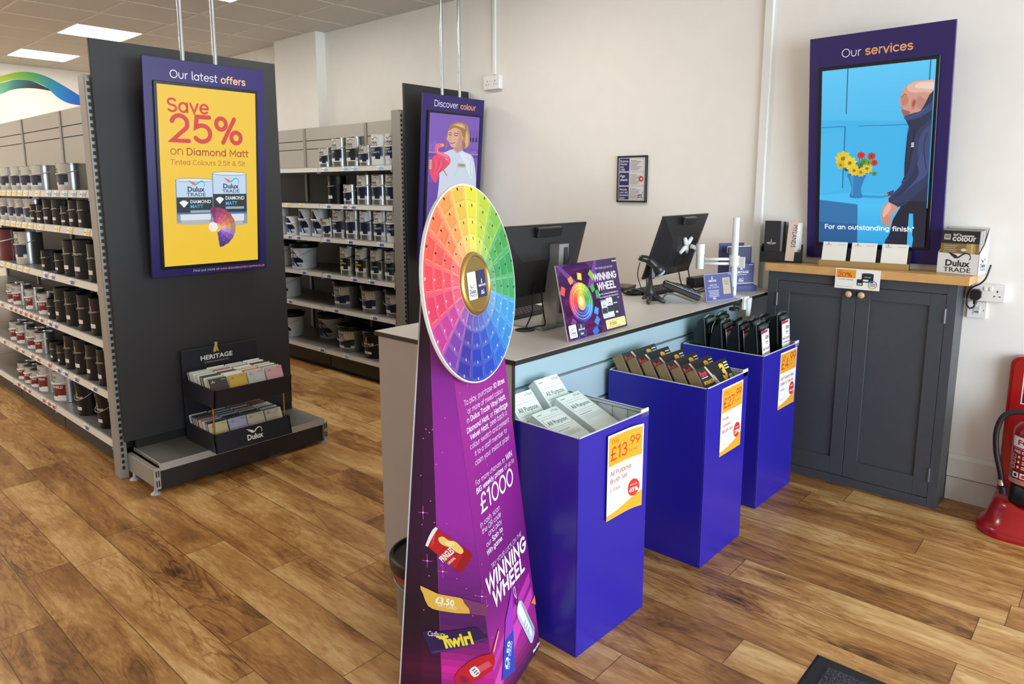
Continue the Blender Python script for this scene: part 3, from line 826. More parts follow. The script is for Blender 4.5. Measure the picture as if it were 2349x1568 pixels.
for i in range(10):
    a0, a1 = 118 - i * 19 - 10, 118 - (i + 1) * 19 - 10
    for k in range(3):
        r0, r1 = .028 + k * .030, .056 + k * .030
        f = 1 - .1 * (2 - k); c = rgb(fan[i]); cc = tuple(min(255, int(int(fan[i][q:q + 2], 16) * (.85 + .28 * (2 - k) / 2))) for q in (0, 2, 4))
        p.poly([(.02 + r * math.cos(R(a)), .272 + r * math.sin(R(a))) for r, a in ((r0, a0), (r0, a1), (r1, a1), ((r1 + .003), (a0 + a1) / 2), (r1, a0))], cc)
p.poly(ell(.0, .276, .028, .028), 'efe8dc')
p.build('screen', sA)
p = Print(0); p.text('Find out more at', -.115, .017, .021, 'e8e8f0', wt=.08, width=.155); p.text('www.duluxdecoratorcentre.co.uk', .046, .017, .021, 'f0b088', wt=.11, width=.285); p.build('footer', sA)

# 2: discover colour
sB = sign('narrow purple sign board with a woman and flamingo on its screen, behind the colour wheel', (3.845, 4.10, 1.10), 0, R(-4.6), .638, 1.24, .262, .06, 1.105,
          [('Discover', 'f4f4fa', .065, .245), ('colour', 'f3a46e', .115, .165)], (.21, 1.155, .095, .025), (-.09, .093))
p = screen_print(sB, 1.0, (-.262, .262, .06, 1.105))
q_ = lambda *v: [((v[i] - 297) / 468, 1.105 - (v[i + 1] - 235) / 846) for i in range(0, len(v), 2)]
sp2 = lambda *v, k=4: smooth_path(q_(*v), k, True)
p.rect(-.262, .262, .06, 1.105, '7350ac')
p.rect(-.262, .262, .86, 1.105, '7a56b4'); p.rect(-.262, .262, .06, .60, '6446a0'); p.rect(-.262, .262, .812, .824, '9a7ccc'); p.rect(-.262, .262, .79, .812, '5c3f96')
for x in (376, 391, 407): p.poly(q_(x - 1, 325, x + 1, 325, x + 1, 375, x - 1, 375), '3a2a62'); p.poly(q_(x - 5, 370, x + 5, 370, x + 5, 397, x - 5, 397), '2e2154')
for x0, x1, y in ((177, 190, 425), (192, 212, 412), (360, 372, 455), (380, 392, 458), (396, 408, 455)): p.poly(q_(x0, y, x1, y, x1, 472, x0, 472), '8460c0')
# hair, pony tail, face in three-quarter view looking down to the left
p.poly(sp2(345, 285, 358, 300, 366, 330, 371, 365, 373, 400, 366, 428, 352, 444, 340, 430, 338, 400, 340, 350), 'b08a58')
p.poly(sp2(352, 330, 362, 350, 366, 390, 362, 425, 353, 432, 349, 400, 350, 360), 'd2b07c'); p.poly(sp2(344, 400, 350, 415, 348, 436, 340, 425), '8c6a40')
p.poly(q_(300, 420, 334, 405, 340, 455, 322, 472, 296, 470, 288, 452), 'c08c76')
p.poly(sp2(268, 312, 290, 296, 318, 298, 334, 322, 338, 360, 334, 395, 322, 420, 300, 438, 284, 438, 274, 424, 266, 402, 257, 388, 262, 368, 262, 340), 'dba890')
p.poly(sp2(306, 330, 326, 340, 335, 370, 330, 400, 316, 424, 302, 432, 312, 395, 316, 360), 'c48f78')
p.poly(sp2(262, 330, 272, 300, 296, 280, 322, 275, 345, 283, 352, 310, 350, 350, 343, 372, 334, 360, 326, 335, 306, 318, 286, 318, 268, 336), '9c7648')
p.poly(sp2(285, 300, 310, 284, 338, 290, 346, 318, 330, 312, 308, 304), 'c4a06a'); p.poly(sp2(300, 296, 326, 292, 340, 306, 322, 306), 'd8b884')
p.poly(sp2(331, 364, 338, 372, 336, 388, 330, 390), 'd09a84')
p.line(q_(266, 350, 280, 349), .005, '5c4030'); p.line(q_(292, 348, 312, 352), .005, '5c4030'); p.line(smooth_path(q_(267, 360, 273, 363, 280, 361), 3), .006, '3c2c28'); p.line(smooth_path(q_(293, 360, 301, 364, 310, 362), 3), .006, '3c2c28')
p.line(smooth_path(q_(278, 362, 268, 388, 276, 396), 4), .004, 'b27e6a'); p.line(smooth_path(q_(273, 412, 283, 416, 296, 409), 4), .008, 'a85850')
p.line(smooth_path(q_(262, 340, 256, 380, 259, 430, 252, 450), 4), .005, 'b89060')
p.poly(sp2(290, 452, 310, 468, 330, 456, 350, 466, 385, 486, 398, 520, 410, 600, 415, 700, 420, 1000, 230, 1000, 228, 640, 222, 560, 226, 500, 255, 470), 'c9d3e2')
p.poly(sp2(322, 470, 360, 480, 384, 500, 392, 560, 390, 640, 370, 600, 350, 540), 'd9e2ee'); p.line(smooth_path(q_(288, 452, 308, 472, 332, 456), 4), .007, 'a6b2c8')
p.line(smooth_path(q_(385, 500, 380, 560, 388, 620), 4), .006, 'a8b4ca'); p.line(smooth_path(q_(300, 500, 320, 560, 300, 620), 4), .004, 'b4c0d2')
p.poly(q_(315, 540, 356, 542, 356, 566, 315, 564), 'b4ac98'); p.poly(q_(322, 546, 350, 548, 350, 558, 322, 556), '8a8676'); p.line(q_(362, 500, 372, 512), .004, 'b0888c')
fl = 'e2486c'
p.line(smooth_path(q_(222, 432, 208, 450, 212, 476, 240, 492, 266, 506, 272, 532, 258, 552, 236, 556), 6), .030, 'ec5f80'); p.line(smooth_path(q_(216, 446, 216, 474, 242, 488, 264, 502), 6), .008, 'f590a4')
p.poly(sp2(205, 430, 222, 420, 236, 426, 236, 438, 218, 446), 'f07088'); p.poly(sp2(228, 420, 244, 424, 242, 438, 232, 436), 'e8aa3c'); p.poly(ell(*q_(222, 429)[0], .004, .003, 8), '2a1a20')
p.poly(sp2(186, 520, 206, 492, 236, 500, 262, 524, 270, 548, 252, 580, 226, 610, 214, 662, 200, 660, 182, 610, 178, 560), fl)
for k in range(5): p.line(smooth_path(q_(192 + 14 * k, 520 + 4 * k, 200 + 11 * k, 560, 194 + 6 * k, 610), 4), .006, ('c2305a', 'f06a88')[k % 2])
for k in range(5): p.poly(ell(*q_(182, 528 + 12 * k)[0], .016, .006), 'd8a48c')
p.line(q_(238, 572, 262, 620), .008, '8a7068')
p.build('screen', sB)

# 3: our services, standing against the wall over the cabinet
sC = sign('tall purple sign board with a bright blue screen of a man, above the dark cabinet', (4.222, 1.107, 1.253), R(-91.5), R(-7.6), .69, 1.205, .272, .095, 1.032,
          [('Our', 'eeeef6', .07, .098), ('services', 'f0ae6a', .125, .222)], (.178, 1.092, .115, .02), None, .024)
p = screen_print(sC, 1.0, (-.272, .272, .045, 1.032))
full = [(-.272, .045), (.272, .045), (.272, 1.032), (-.272, 1.032)]
p.grad(full, (52, 170, 226), (92, 198, 244), .30, 1.032, 24)
p.poly([(-.272, .76), (.272, .72), (.272, .33), (-.272, .33)], (60, 178, 232)); p.poly([(-.272, .68), (-.15, .70), (-.15, .36), (-.272, .33)], (66, 182, 234))
LB = '1f6c9c'
for q, w_ in (([(-.140, 1.031), (-.142, .788)], .006), ([(-.272, .719), (-.145, .717)], .004), ([(-.145, .717), (-.148, .53), (-.150, .371)], .006), ([(-.074, .716), (.157, .710)], .0035), ([(.248, 1.032), (.247, .93)], .006)): p.line(q, w_, LB)
p.poly([(-.272, .328), (-.106, .342), (.10, .334), (.272, .33), (.272, .26), (-.068, .275), (-.272, .300)], (70, 188, 240))
p.poly([(-.12, .318), (.06, .312), (.07, .325), (-.04, .33)], (44, 150, 210))
p.poly([(-.272, .300), (-.068, .275), (-.063, .045), (-.272, .045)], (42, 112, 168)); p.poly([(-.272, .17), (-.066, .16), (-.063, .045), (-.272, .045)], (34, 92, 146))
p.grad([(-.068, .275), (.15, .285), (.15, .045), (-.063, .045)], (44, 160, 222), (74, 194, 244), .045, .28, 10)
# vase and flowers
p.poly(smooth_path([(-.122, .45), (-.035, .448), (-.040, .415), (-.052, .375), (-.053, .350), (-.046, .314), (-.109, .316), (-.103, .355), (-.106, .385), (-.118, .420)], 4, True), (44, 122, 184)); p.poly([(-.112, .44), (-.095, .445), (-.094, .33), (-.102, .325), (-.100, .37)], (66, 146, 204)); p.poly(ell(-.078, .449, .043, .005), (28, 84, 134))
for q in ([(-.08, .45), (-.062, .55)], [(-.075, .45), (-.012, .54)], [(-.09, .45), (-.145, .53)], [(-.07, .45), (.010, .455)], [(-.095, .45), (-.118, .51)]): p.line(q, .003, (52, 92, 44))
for x, z in ((-.13, .478), (-.10, .50), (-.085, .515), (-.06, .49), (-.03, .50), (-.125, .50)): p.poly([(x - .016, z), (x, z + .012), (x + .014, z - .006), (x - .004, z - .014)], (46, 84, 44))
for x, z, r_, c in ((-.150, .538, .040, 'e2c82a'), (-.114, .512, .034, 'ead236'), (-.161, .502, .022, 'd2b628'), (-.090, .470, .028, 'e4ca30'), (-.055, .460, .024, 'dcc02c'), (-.024, .480, .026, 'e0c834'), (-.056, .555, .020, 'd03a30'), (-.003, .549, .020, 'c23c30'), (.012, .512, .017, 'b83a30'), (-.040, .520, .017, '5c8c34'), (-.016, .515, .016, '6c9c3a'), (.015, .451, .012, '5c8434'), (-.055, .503, .014, '4c7c34')):
    p.poly([(x + r_ * (1 + .13 * math.sin(9 * a)) * math.cos(a), z + r_ * (1 + .13 * math.sin(9 * a)) * math.sin(a)) for a in [2 * PI * k / 36 for k in range(36)]], c)
    if r_ > .018:
        dk = tuple(int(int(c[k:k + 2], 16) * .82) for k in (0, 2, 4))
        for k in range(9): p.line([(x + r_ * .3 * math.cos(k * .7), z + r_ * .3 * math.sin(k * .7)), (x + r_ * .95 * math.cos(k * .7), z + r_ * .95 * math.sin(k * .7))], .0016, dk)
    p.poly(ell(x, z, r_ * .3, r_ * .3, 12), (150, 112, 30) if c[0] in 'ed' and r_ > .021 else tuple(int(int(c[k:k + 2], 16) * .7) for k in (0, 2, 4)))
# the man: bald head turned away to the left, dark blue jacket, near arm and hand
p.poly(smooth_path([(.285, .921), (.225, .931), (.181, .931), (.148, .910), (.130, .886), (.126, .858), (.1155, .833), (.125, .823), (.128, .806), (.132, .786), (.138, .764), (.149, .748), (.182, .765), (.219, .775), (.285, .83)], 5, True), (206, 152, 134))
p.poly(smooth_path([(.285, .925), (.225, .929), (.184, .928), (.152, .908), (.158, .885), (.190, .872), (.235, .872), (.285, .860)], 5, True), (224, 180, 164)); p.poly(smooth_path([(.275, .915), (.225, .922), (.195, .918), (.190, .900), (.225, .890), (.275, .885)], 5, True), (238, 206, 194))
p.poly(smooth_path([(.128, .858), (.150, .862), (.162, .838), (.152, .812), (.134, .812), (.128, .830)], 4, True), (190, 128, 112)); p.line([(.128, .856), (.140, .868), (.152, .866)], .005, (160, 108, 94))
p.poly(smooth_path([(.131, .792), (.150, .786), (.172, .776), (.166, .762), (.149, .750), (.139, .764)], 4, True), (142, 104, 94)); p.line([(.127, .802), (.136, .800)], .003, (140, 80, 74))
p.poly(smooth_path([(.205, .855), (.24, .83), (.26, .80), (.23, .785), (.20, .80)], 4, True), (188, 134, 118))
p.poly(smooth_path([(.186, .784), (.193, .800), (.198, .826), (.192, .842), (.179, .841), (.174, .815), (.178, .792)], 4, True), (196, 124, 110)); p.poly(ell(.187, .818, .007, .017, 14, -.15), (154, 84, 76))
p.poly(smooth_path([(.147, .752), (.182, .767), (.219, .777), (.285, .835), (.285, .045), (.09, .045), (.105, .124), (.118, .20), (.165, .29), (.160, .43), (.158, .51), (.163, .63), (.170, .69), (.156, .730)], 4, True), (34, 42, 74))
p.poly([(.165, .30), (.285, .30), (.285, .045), (.085, .045), (.105, .124), (.118, .20)], (23, 25, 44)); p.poly([(.10, .10), (.16, .13), (.17, .045), (.085, .045)], (18, 26, 60))
p.poly(smooth_path([(.147, .752), (.182, .768), (.219, .778), (.285, .835), (.285, .795), (.225, .748), (.172, .732), (.152, .738)], 4, True), (52, 66, 112)); p.line(smooth_path([(.152, .745), (.20, .757), (.25, .79)], 4), .004, (76, 92, 142))
p.poly(smooth_path([(.285, .72), (.235, .70), (.205, .66), (.196, .58), (.182, .48), (.145, .385), (.092, .318), (.100, .285), (.133, .266), (.172, .286), (.230, .348), (.285, .44)], 4, True), (44, 54, 94))
p.poly(smooth_path([(.285, .70), (.245, .685), (.222, .64), (.218, .56), (.235, .50), (.285, .53)], 4, True), (58, 70, 116)); p.poly(smooth_path([(.232, .545), (.268, .51), (.262, .44), (.21, .393), (.160, .345), (.175, .39), (.205, .45)], 4, True), (62, 76, 126)); p.poly(smooth_path([(.215, .50), (.19, .44), (.15, .37), (.115, .325), (.135, .32), (.18, .37), (.225, .44)], 4, True), (36, 44, 80))
p.line(smooth_path([(.196, .68), (.188, .58), (.170, .46), (.150, .40)], 5), .005, (22, 26, 50)); p.line(smooth_path([(.255, .66), (.243, .59), (.260, .47)], 4), .005, (34, 42, 76)); p.line(smooth_path([(.168, .69), (.163, .60), (.160, .48)], 4), .003, (20, 26, 46)); p.line(smooth_path([(.097, .300), (.135, .280), (.170, .296)], 4), .005, (28, 34, 64))
p.poly([(.185, .614), (.197, .616), (.198, .592), (.185, .590)], (206, 212, 220)); p.line([(.184, .606), (.198, .607)], .002, (40, 50, 84)); p.line([(.184, .599), (.198, .600)], .002, (40, 50, 84))
p.poly(smooth_path([(.100, .290), (.084, .296), (.064, .262), (.056, .215), (.066, .175), (.083, .162), (.099, .162), (.111, .172), (.109, .215), (.134, .250), (.136, .268)], 4, True), (204, 148, 132)); p.poly(smooth_path([(.098, .285), (.088, .285), (.070, .25), (.066, .21), (.082, .22), (.105, .26)], 4, True), (226, 180, 166))
for k in range(4): p.line(smooth_path([(.066 + .012 * k, .215), (.068 + .011 * k, .185), (.074 + .009 * k, .165)], 3), .002, (166, 108, 96))
p.poly(smooth_path([(.067, .33), (.089, .35), (.116, .359), (.106, .336), (.083, .325)], 4, True), (58, 62, 96)); p.poly([(.067, .330), (.080, .343), (.090, .340), (.083, .328)], (190, 140, 130))
p.poly([(.192, .232), (.211, .232), (.215, .172), (.212, .118), (.218, .092), (.214, .045), (.190, .045), (.190, .135)], (58, 180, 236))
p.text('For an outstanding finish°', -.233, .133, .052, 'eef8ff', wt=.14, width=.452)
p.b.v = [(x, y, 1.032 - .949 * (1.032 - z)) for x, y, z in p.b.v]
p.build('screen', sC)

# ------------------------------------------------------------------ the cardboard wheel standee
RB = Vector((1.814, 1.479, 0)); TILT = R(6.7)
ST = thing('wheel_standee', 'tall purple cardboard standee topped by a big rainbow colour wheel', 'standee', tuple(RB), 0)
TF = Matrix.Rotation(R(18), 4, 'Z') @ Matrix.Rotation(-TILT, 4, 'X')           # front face: x along it, z up it
se = Vector((.512, -.859, 0)); LB = Vector((1.30, 1.65, 0)) - RB
fp = lambda u, v: TF @ Vector((u, 0, v))
_x = (fp(-.363, 0) - LB).normalized(); _n = _x.cross(fp(-.4015, 1.345) - fp(-.363, 0)).normalized(); _z = _n.cross(_x)   # side face
if _z.z < 0: _z = -_z
_y = _z.cross(_x)
TS = Matrix(((_x.x, _y.x, _z.x, LB.x), (_x.y, _y.y, _z.y, LB.y), (_x.z, _y.z, _z.z, LB.z), (0, 0, 0, 1)))
sp_ = lambda u, v: TS @ Vector((u, 0, v))
F0, F1, F2_, F3 = fp(-.363, 0), fp(0, 0), fp(-.037, 1.345), fp(-.4015, 1.345)
S0, S1 = sp_(0, 0), sp_(.105, 1.336)
bk = Vector((.14, .32, 0))
B0, B1 = S0 + Vector((.30, .10, 0)), S1 + Vector((.30, .10, 0))
mcard = mat((112, 30, 118), .4, vary=.02, scale=8)
cb = MB(); cb.add([F0, F1, B0, S0, F3, F2_, B1, S1], [(0, 1, 5, 4), (1, 2, 6, 5), (2, 3, 7, 6), (3, 0, 4, 7), (4, 5, 6, 7), (3, 2, 1, 0)], mcard)
col_ = cb.build('column', ST)
# white cut edge of the board along the left side
ed = MB(); d_ = Vector((-.0035, .0028, 0))
ed.add([S0, S0 + d_, S1 + d_, S1], [(0, 1, 2, 3), (3, 2, 1, 0)], mat('d8d6dc', .7)); ed.build('board_edge', ST)
def stars(p, pts, big=()):
    for x, z in pts: p.poly(ell(x, z, .0022, .0022, 10), 'd264c8')
    for x, z in big:
        p.line([(x, z - .022), (x, z + .022)], .0015, 'd060c4'); p.line([(x - .016, z), (x + .016, z)], .0015, 'd060c4'); p.poly(ell(x, z, .003, .003, 10), 'f0b0ea')
pf = Print(0, rough=.42, step=.00006)
face = [(-.363, 0), (0, 0), (-.037, 1.345), (-.4015, 1.345)]
for i in range(64):          # the printed fade: dark foot, pink glow, magenta above
    z0, z1 = i * 1.345 / 64, (i + 1) * 1.345 / 64; zc = (z0 + z1) / 2
    key = [(0, (58, 18, 70)), (.05, (120, 26, 108)), (.11, (176, 46, 146)), (.2, (170, 40, 150)), (.30, (138, 26, 130)), (.42, (118, 22, 118)), (.6, (142, 28, 138)), (.9, (160, 36, 146)), (1.35, (168, 42, 148))]
    for (a, ca), (b, cb_) in zip(key, key[1:]):
        if a <= zc <= b: t_ = (zc - a) / (b - a); c_ = tuple(int(ca[q] + (cb_[q] - ca[q]) * t_) for q in range(3))
    q = clip(clip(face, 1, z0, True), 1, z1, False)
    pf.poly(q, tuple(int(v * .88) for v in c_)); pf.y += pf.step
pf.y -= pf.step
pf.poly([(-.366, .10), (-.20, .19), (-.02, .24), (-.02, .20), (-.18, .13), (-.363, .04)], (196, 66, 168))
pf.poly([(-.366, .165), (-.19, .245), (-.025, .30), (-.023, .26), (-.18, .21), (-.366, .14)], (178, 50, 156))
W_ = 'ece6f4'
for s_, x0, x1, z, wt in (('To play, purchase', -.349, -.150, 1.002, .06), ('10 litres', -.140, -.053, 1.002, .12), ('or more of mixed colour', -.333, -.072, .973, .06), ('in', -.346, -.328, .947, .06), ('Dulux Trade Vinyl Matt,', -.320, -.057, .947, .12),
                          ('Diamond Matt,', -.352, -.195, .917, .12), ('or', -.186, -.164, .917, .06), ('Heritage', -.155, -.049, .917, .12), ('Velvet Matt,', -.336, -.205, .891, .12), ('peel back a', -.195, -.062, .891, .06), ('colour swatch and present', -.344, -.052, .863, .06),
                          ('it to a staff member to', -.320, -.077, .834, .06), ('claim your instant prize!', -.325, -.065, .805, .06), ('For more chances to', -.337, -.118, .744, .06), ('WIN', -.108, -.058, .744, .12), ('BIG weekly prizes', -.338, -.138, .718, .12), ('of up to', -.128, -.048, .718, .06),
                          ('in cash, scan', -.340, -.195, .608, .06), ('the QR code', -.333, -.192, .584, .06), ('and play', -.292, -.193, .560, .06), ('our', -.315, -.280, .533, .06), ('Spin to', -.272, -.193, .533, .12), ("Win game.'", -.317, -.194, .506, .12)):
    pf.text(s_, x0, z, .023, W_, wt=wt, width=x1 - x0)
pf.text('£1000', -.323, .651, .068, W_, wt=.1, width=.252)
pf.text('TRY YOUR LUCK ON THE', -.300, .452, .026, W_, wt=.055, width=.245)
pf.text('WINNING', -.345, .393, .066, W_, wt=.17, width=.315, keep=True); pf.text('WHEEL', -.310, .331, .066, W_, wt=.17, width=.248, keep=True)
stars(pf, [(-.37, 1.05), (-.32, 1.06), (-.34, .99), (-.30, .77), (-.25, .78), (-.36, .50), (-.35, .25), (-.12, .30)], [(-.20, 1.05), (-.34, .93), (-.36, .36)])
# the prizes: a metal bottle, a gift card, a red opener's handle, an orange corner
pf.poly([(-.150, .243), (-.134, .252), (-.112, .240), (-.036, .095), (-.040, .072), (-.066, .055), (-.080, .062), (-.158, .205), (-.160, .228)], 'b4bcc8')
pf.poly([(-.143, .240), (-.128, .244), (-.062, .110), (-.060, .080), (-.070, .085), (-.150, .215)], 'dfe5ec'); pf.poly([(-.118, .232), (-.112, .236), (-.042, .096), (-.048, .082)], '8c96a6')
pf.line(smooth_path([(-.150, .244), (-.160, .262), (-.150, .275), (-.142, .260), (-.150, .246)], 5), .005, '2e2c44')
pf.line(smooth_path([(-.151, .27), (-.166, .295), (-.163, .316), (-.155, .310), (-.152, .275)], 5), .003, 'd8d4e4')
for i in range(3): pf.line([(-.112 + .012 * i, .148 - .02 * i + .004), (-.100 + .012 * i, .156 - .02 * i + .004)], .004, '4a5060')
pf.poly([(-.250, .245), (-.195, .30), (-.170, .34), (-.200, .186), (-.270, .188)], (150, 52, 172))
pf.poly(smooth_path([(-.271, .188), (-.201, .186), (-.223, .052), (-.319, .080)], 1, True), (34, 66, 168))
pf.text('£3.50', -.276, .092, .03, 'dfe6f8', font='b', wt=.03, width=.085, rot=R(58)); pf.text('GIFT CARD', -.262, .083, .018, 'dfe6f8', font='f', width=.085, rot=R(58))
pf.poly([(-.363, .208), (-.356, .214), (-.300, .252), (-.296, .246), (-.352, .196), (-.363, .19)], 'c22c3c'); pf.line([(-.35, .204), (-.306, .242)], .004, 'eed8dc')
pf.poly([(-.012, .198), (-.006, .203), (-.003, .163), (-.042, .192)], 'e8823c')
pf.text('Macmillan', -.07, .016, .018, 'f0e8f4', font='b', wt=.02, width=.062)
o = pf.build('front_print', col_); o.matrix_local = TF
ps = Print(0, rough=.42, step=.00006)
side = [(0, 0), (.3297, 0), (.168, 1.336), (.105, 1.336)]
cre = lambda z: .146 - .0145 * z
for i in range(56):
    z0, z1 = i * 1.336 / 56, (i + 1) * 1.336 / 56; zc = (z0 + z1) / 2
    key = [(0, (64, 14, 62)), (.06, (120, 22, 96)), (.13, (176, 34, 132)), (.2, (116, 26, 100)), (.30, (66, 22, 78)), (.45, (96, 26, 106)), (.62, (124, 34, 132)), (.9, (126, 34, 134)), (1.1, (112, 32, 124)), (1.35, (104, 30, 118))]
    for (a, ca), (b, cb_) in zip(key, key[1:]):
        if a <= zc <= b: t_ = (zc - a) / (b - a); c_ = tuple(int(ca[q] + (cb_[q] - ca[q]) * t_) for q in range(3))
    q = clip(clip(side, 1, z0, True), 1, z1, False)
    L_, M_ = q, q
    # the flap left of the crease is dark plum: printed fade plus painted-in shade
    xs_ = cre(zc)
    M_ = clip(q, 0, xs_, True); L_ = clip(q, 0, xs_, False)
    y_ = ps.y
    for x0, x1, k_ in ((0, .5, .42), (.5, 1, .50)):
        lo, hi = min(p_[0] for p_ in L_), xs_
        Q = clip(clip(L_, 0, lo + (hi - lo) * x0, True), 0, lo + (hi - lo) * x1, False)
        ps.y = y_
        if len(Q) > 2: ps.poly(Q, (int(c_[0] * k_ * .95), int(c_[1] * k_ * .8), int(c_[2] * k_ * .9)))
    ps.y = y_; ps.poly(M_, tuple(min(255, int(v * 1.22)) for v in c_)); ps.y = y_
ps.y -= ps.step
ps.line([(cre(1.33), 1.33), (cre(0), 0)], .0016, (150, 52, 150))
stars(ps, [(.11, .93), (.12, .92), (.13, .93), (.10, .90), (.09, .78), (.14, .82), (.16, .86), (.13, .63), (.09, .62), (.17, .63), (.11, .45), (.09, .33), (.20, .45), (.23, .42), (.26, .40), (.25, .33), (.23, .27), (.12, .70), (.17, .97), (.15, .49), (.21, .48)], [(.095, .66), (.105, .50), (.155, .47), (.28, .40)])
# crisp can (face left off), gift card, chocolate bar, opener
can = [(.141, .610), (.249, .542), (.250, .528), (.218, .476), (.207, .473), (.107, .549), (.112, .575)]
ps.poly(can, 'b81e26'); ps.poly([(.225, .557), (.249, .542), (.250, .528), (.218, .476), (.207, .473), (.195, .482), (.215, .52)], '9a161e'); ps.poly([(.120, .56), (.128, .596), (.135, .606), (.128, .56), (.118, .548)], 'd43a40')
ps.poly([(.135, .617), (.142, .612), (.132, .596), (.118, .570), (.108, .548), (.100, .551), (.112, .583), (.124, .606)], 'e8e6ea')
ps.poly(smooth_path([(.143, .580), (.158, .587), (.176, .576), (.196, .575), (.214, .560), (.223, .545), (.214, .535), (.196, .542), (.180, .553), (.162, .557), (.148, .565)], 4, True), 'e6cc74')
ps.poly(smooth_path([(.165, .572), (.185, .574), (.195, .566), (.183, .556), (.168, .560)], 4, True), 'f0dc96')
ps.text('PRINGLES', .157, .500, .030, 'f4f0ee', font='b', wt=.03, width=.055, rot=R(47)); ps.text('ORIGINAL', .175, .494, .012, 'f0e0e0', font='b', wt=.02, width=.034, rot=R(47))
ps.poly([(.211, .387), (.296, .375), (.300, .335), (.241, .337)], (120, 58, 104))
ps.poly(smooth_path([(.081, .414), (.139, .392), (.211, .387), (.222, .372), (.241, .337), (.145, .335), (.105, .347), (.09, .385)], 2, True), 'dcb04c')
ps.text('£3.50', .128, .362, .03, 'f6efd8', font='b', wt=.03, width=.062, rot=R(-6)); ps.text('GIFT CARD', .135, .350, .016, 'f4ead0', font='f', width=.062, rot=R(-6))
ps.poly(smooth_path([(.085, .256), (.137, .262), (.200, .276), (.259, .292), (.278, .278), (.297, .257), (.245, .232), (.196, .209), (.150, .193), (.112, .182), (.10, .215)], 3, True), '2c1a4c')
ps.poly([(.112, .182), (.150, .193), (.196, .209), (.297, .257), (.292, .262), (.196, .216), (.116, .190)], '4a3070')
ps.text('Cadbury', .100, .243, .026, 'e8e0f0', font='f', width=.058, rot=R(3), shear=.2); ps.text('Twirl', .150, .205, .058, 'e8d838', font='b', wt=.04, width=.108, rot=R(17))
ps.line([(.132, .245), (.165, .236), (.178, .215)], .008, 'e8d838')
ps.poly(smooth_path([(.191, .113), (.209, .142), (.252, .182), (.303, .206), (.318, .203), (.317, .164), (.268, .112), (.209, .083), (.195, .09)], 3, True), 'c4202e')
ps.poly(smooth_path([(.205, .112), (.215, .118), (.235, .108), (.228, .095), (.212, .094)], 3, True), '8a1a50'); ps.poly([(.257, .152), (.300, .182), (.312, .168), (.271, .136)], 'd8566a')
ps.poly(smooth_path([(.237, .139), (.257, .158), (.273, .136), (.253, .118)], 2, True), 'eceaf0')
for i in range(3): ps.line([(.247 + i * .006, .140 - i * .006), (.256 + i * .006, .149 - i * .006)], .003, '404048')
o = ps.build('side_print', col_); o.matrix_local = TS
# the wheel: segments in four rings with push-out flaps
WC = Vector((-.262, -.032, 1.366)); WR = .304
TWm = TF @ Matrix.Translation(WC)
wb = MB(); mw = mat('e9e6e2', .6)
wb.lathe([[(0, -.006), (WR, -.006)], [(WR, -.006), (WR, .004)], [(WR, .004), (0, .004)]], mw, 96, Matrix.Rotation(R(-90), 4, 'X'))
wheel = wb.build('wheel', ST); wheel.matrix_local = TWm
SEG = 20
order = ['e9dc3a', 'c2d23a', '8cc248', '4ca850', '3aa65a', '49ae6a', '46a4e2', '3c92de', '2c70d4', '2750c0', '2a3eb4', '3a2f9c', '7c3aa2', 'c2388e', 'e0385e', 'ea4250', 'ea5446', 'ec7648', 'eb9a4a', 'e8bc44']
order = [''.join('%02x' % max(0, min(255, int(v * .90 - 6))) for v in (int(c[0:2], 16), int(c[2:4], 16), int(c[4:6], 16))) for c in order]
wp = Print(-.006, rough=.4, step=.00005)
RR = [.098, .148, .198, .250, .300]
def sector(r0, r1, a0, a1, n=4): return [(r0 * math.sin(R(a0 + (a1 - a0) * i / n)), r0 * math.cos(R(a0 + (a1 - a0) * i / n))) for i in range(n + 1)] + [(r1 * math.sin(R(a1 - (a1 - a0) * i / n)), r1 * math.cos(R(a1 - (a1 - a0) * i / n))) for i in range(n + 1)]
h2 = lambda c: tuple(int(c[q:q + 2], 16) for q in (0, 2, 4))
mixc = lambda a, b, t: tuple(int(a[q] + (b[q] - a[q]) * t) for q in range(3))
y0_ = wp.y
for i in range(SEG):
    a0, a1 = i * 18, (i + 1) * 18
    for k in range(4):
        c = mixc(h2(order[i]), (226, 210, 160) if i < 4 or i > 16 else (216, 170, 170), (.30, .10, .03, 0)[k])
        wp.y = y0_; wp.poly(sector(RR[k], RR[k + 1], a0, a1), mixc(c, (255, 255, 255), .10))
        wp.y = y0_ - .0001; wp.poly(sector(RR[k] + .006, RR[k + 1] - .010, a0 + 2.4, a1 - 1.6), c)
wp.y = y0_ - .0003
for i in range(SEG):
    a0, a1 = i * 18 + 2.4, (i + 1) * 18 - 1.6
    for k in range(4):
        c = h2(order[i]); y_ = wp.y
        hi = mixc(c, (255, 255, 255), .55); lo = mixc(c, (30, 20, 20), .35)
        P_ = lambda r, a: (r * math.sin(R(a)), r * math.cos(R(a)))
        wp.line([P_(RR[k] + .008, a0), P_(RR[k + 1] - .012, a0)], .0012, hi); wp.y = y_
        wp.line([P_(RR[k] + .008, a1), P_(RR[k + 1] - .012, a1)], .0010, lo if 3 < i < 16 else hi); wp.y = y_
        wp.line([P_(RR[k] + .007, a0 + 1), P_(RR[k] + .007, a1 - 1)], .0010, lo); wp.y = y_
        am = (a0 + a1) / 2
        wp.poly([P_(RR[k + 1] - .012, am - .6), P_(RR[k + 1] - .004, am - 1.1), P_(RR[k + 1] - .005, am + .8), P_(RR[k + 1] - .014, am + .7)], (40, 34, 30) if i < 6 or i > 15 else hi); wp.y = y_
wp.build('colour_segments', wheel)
hb_ = MB(); mg = mat('c9a35c', .28, .85)
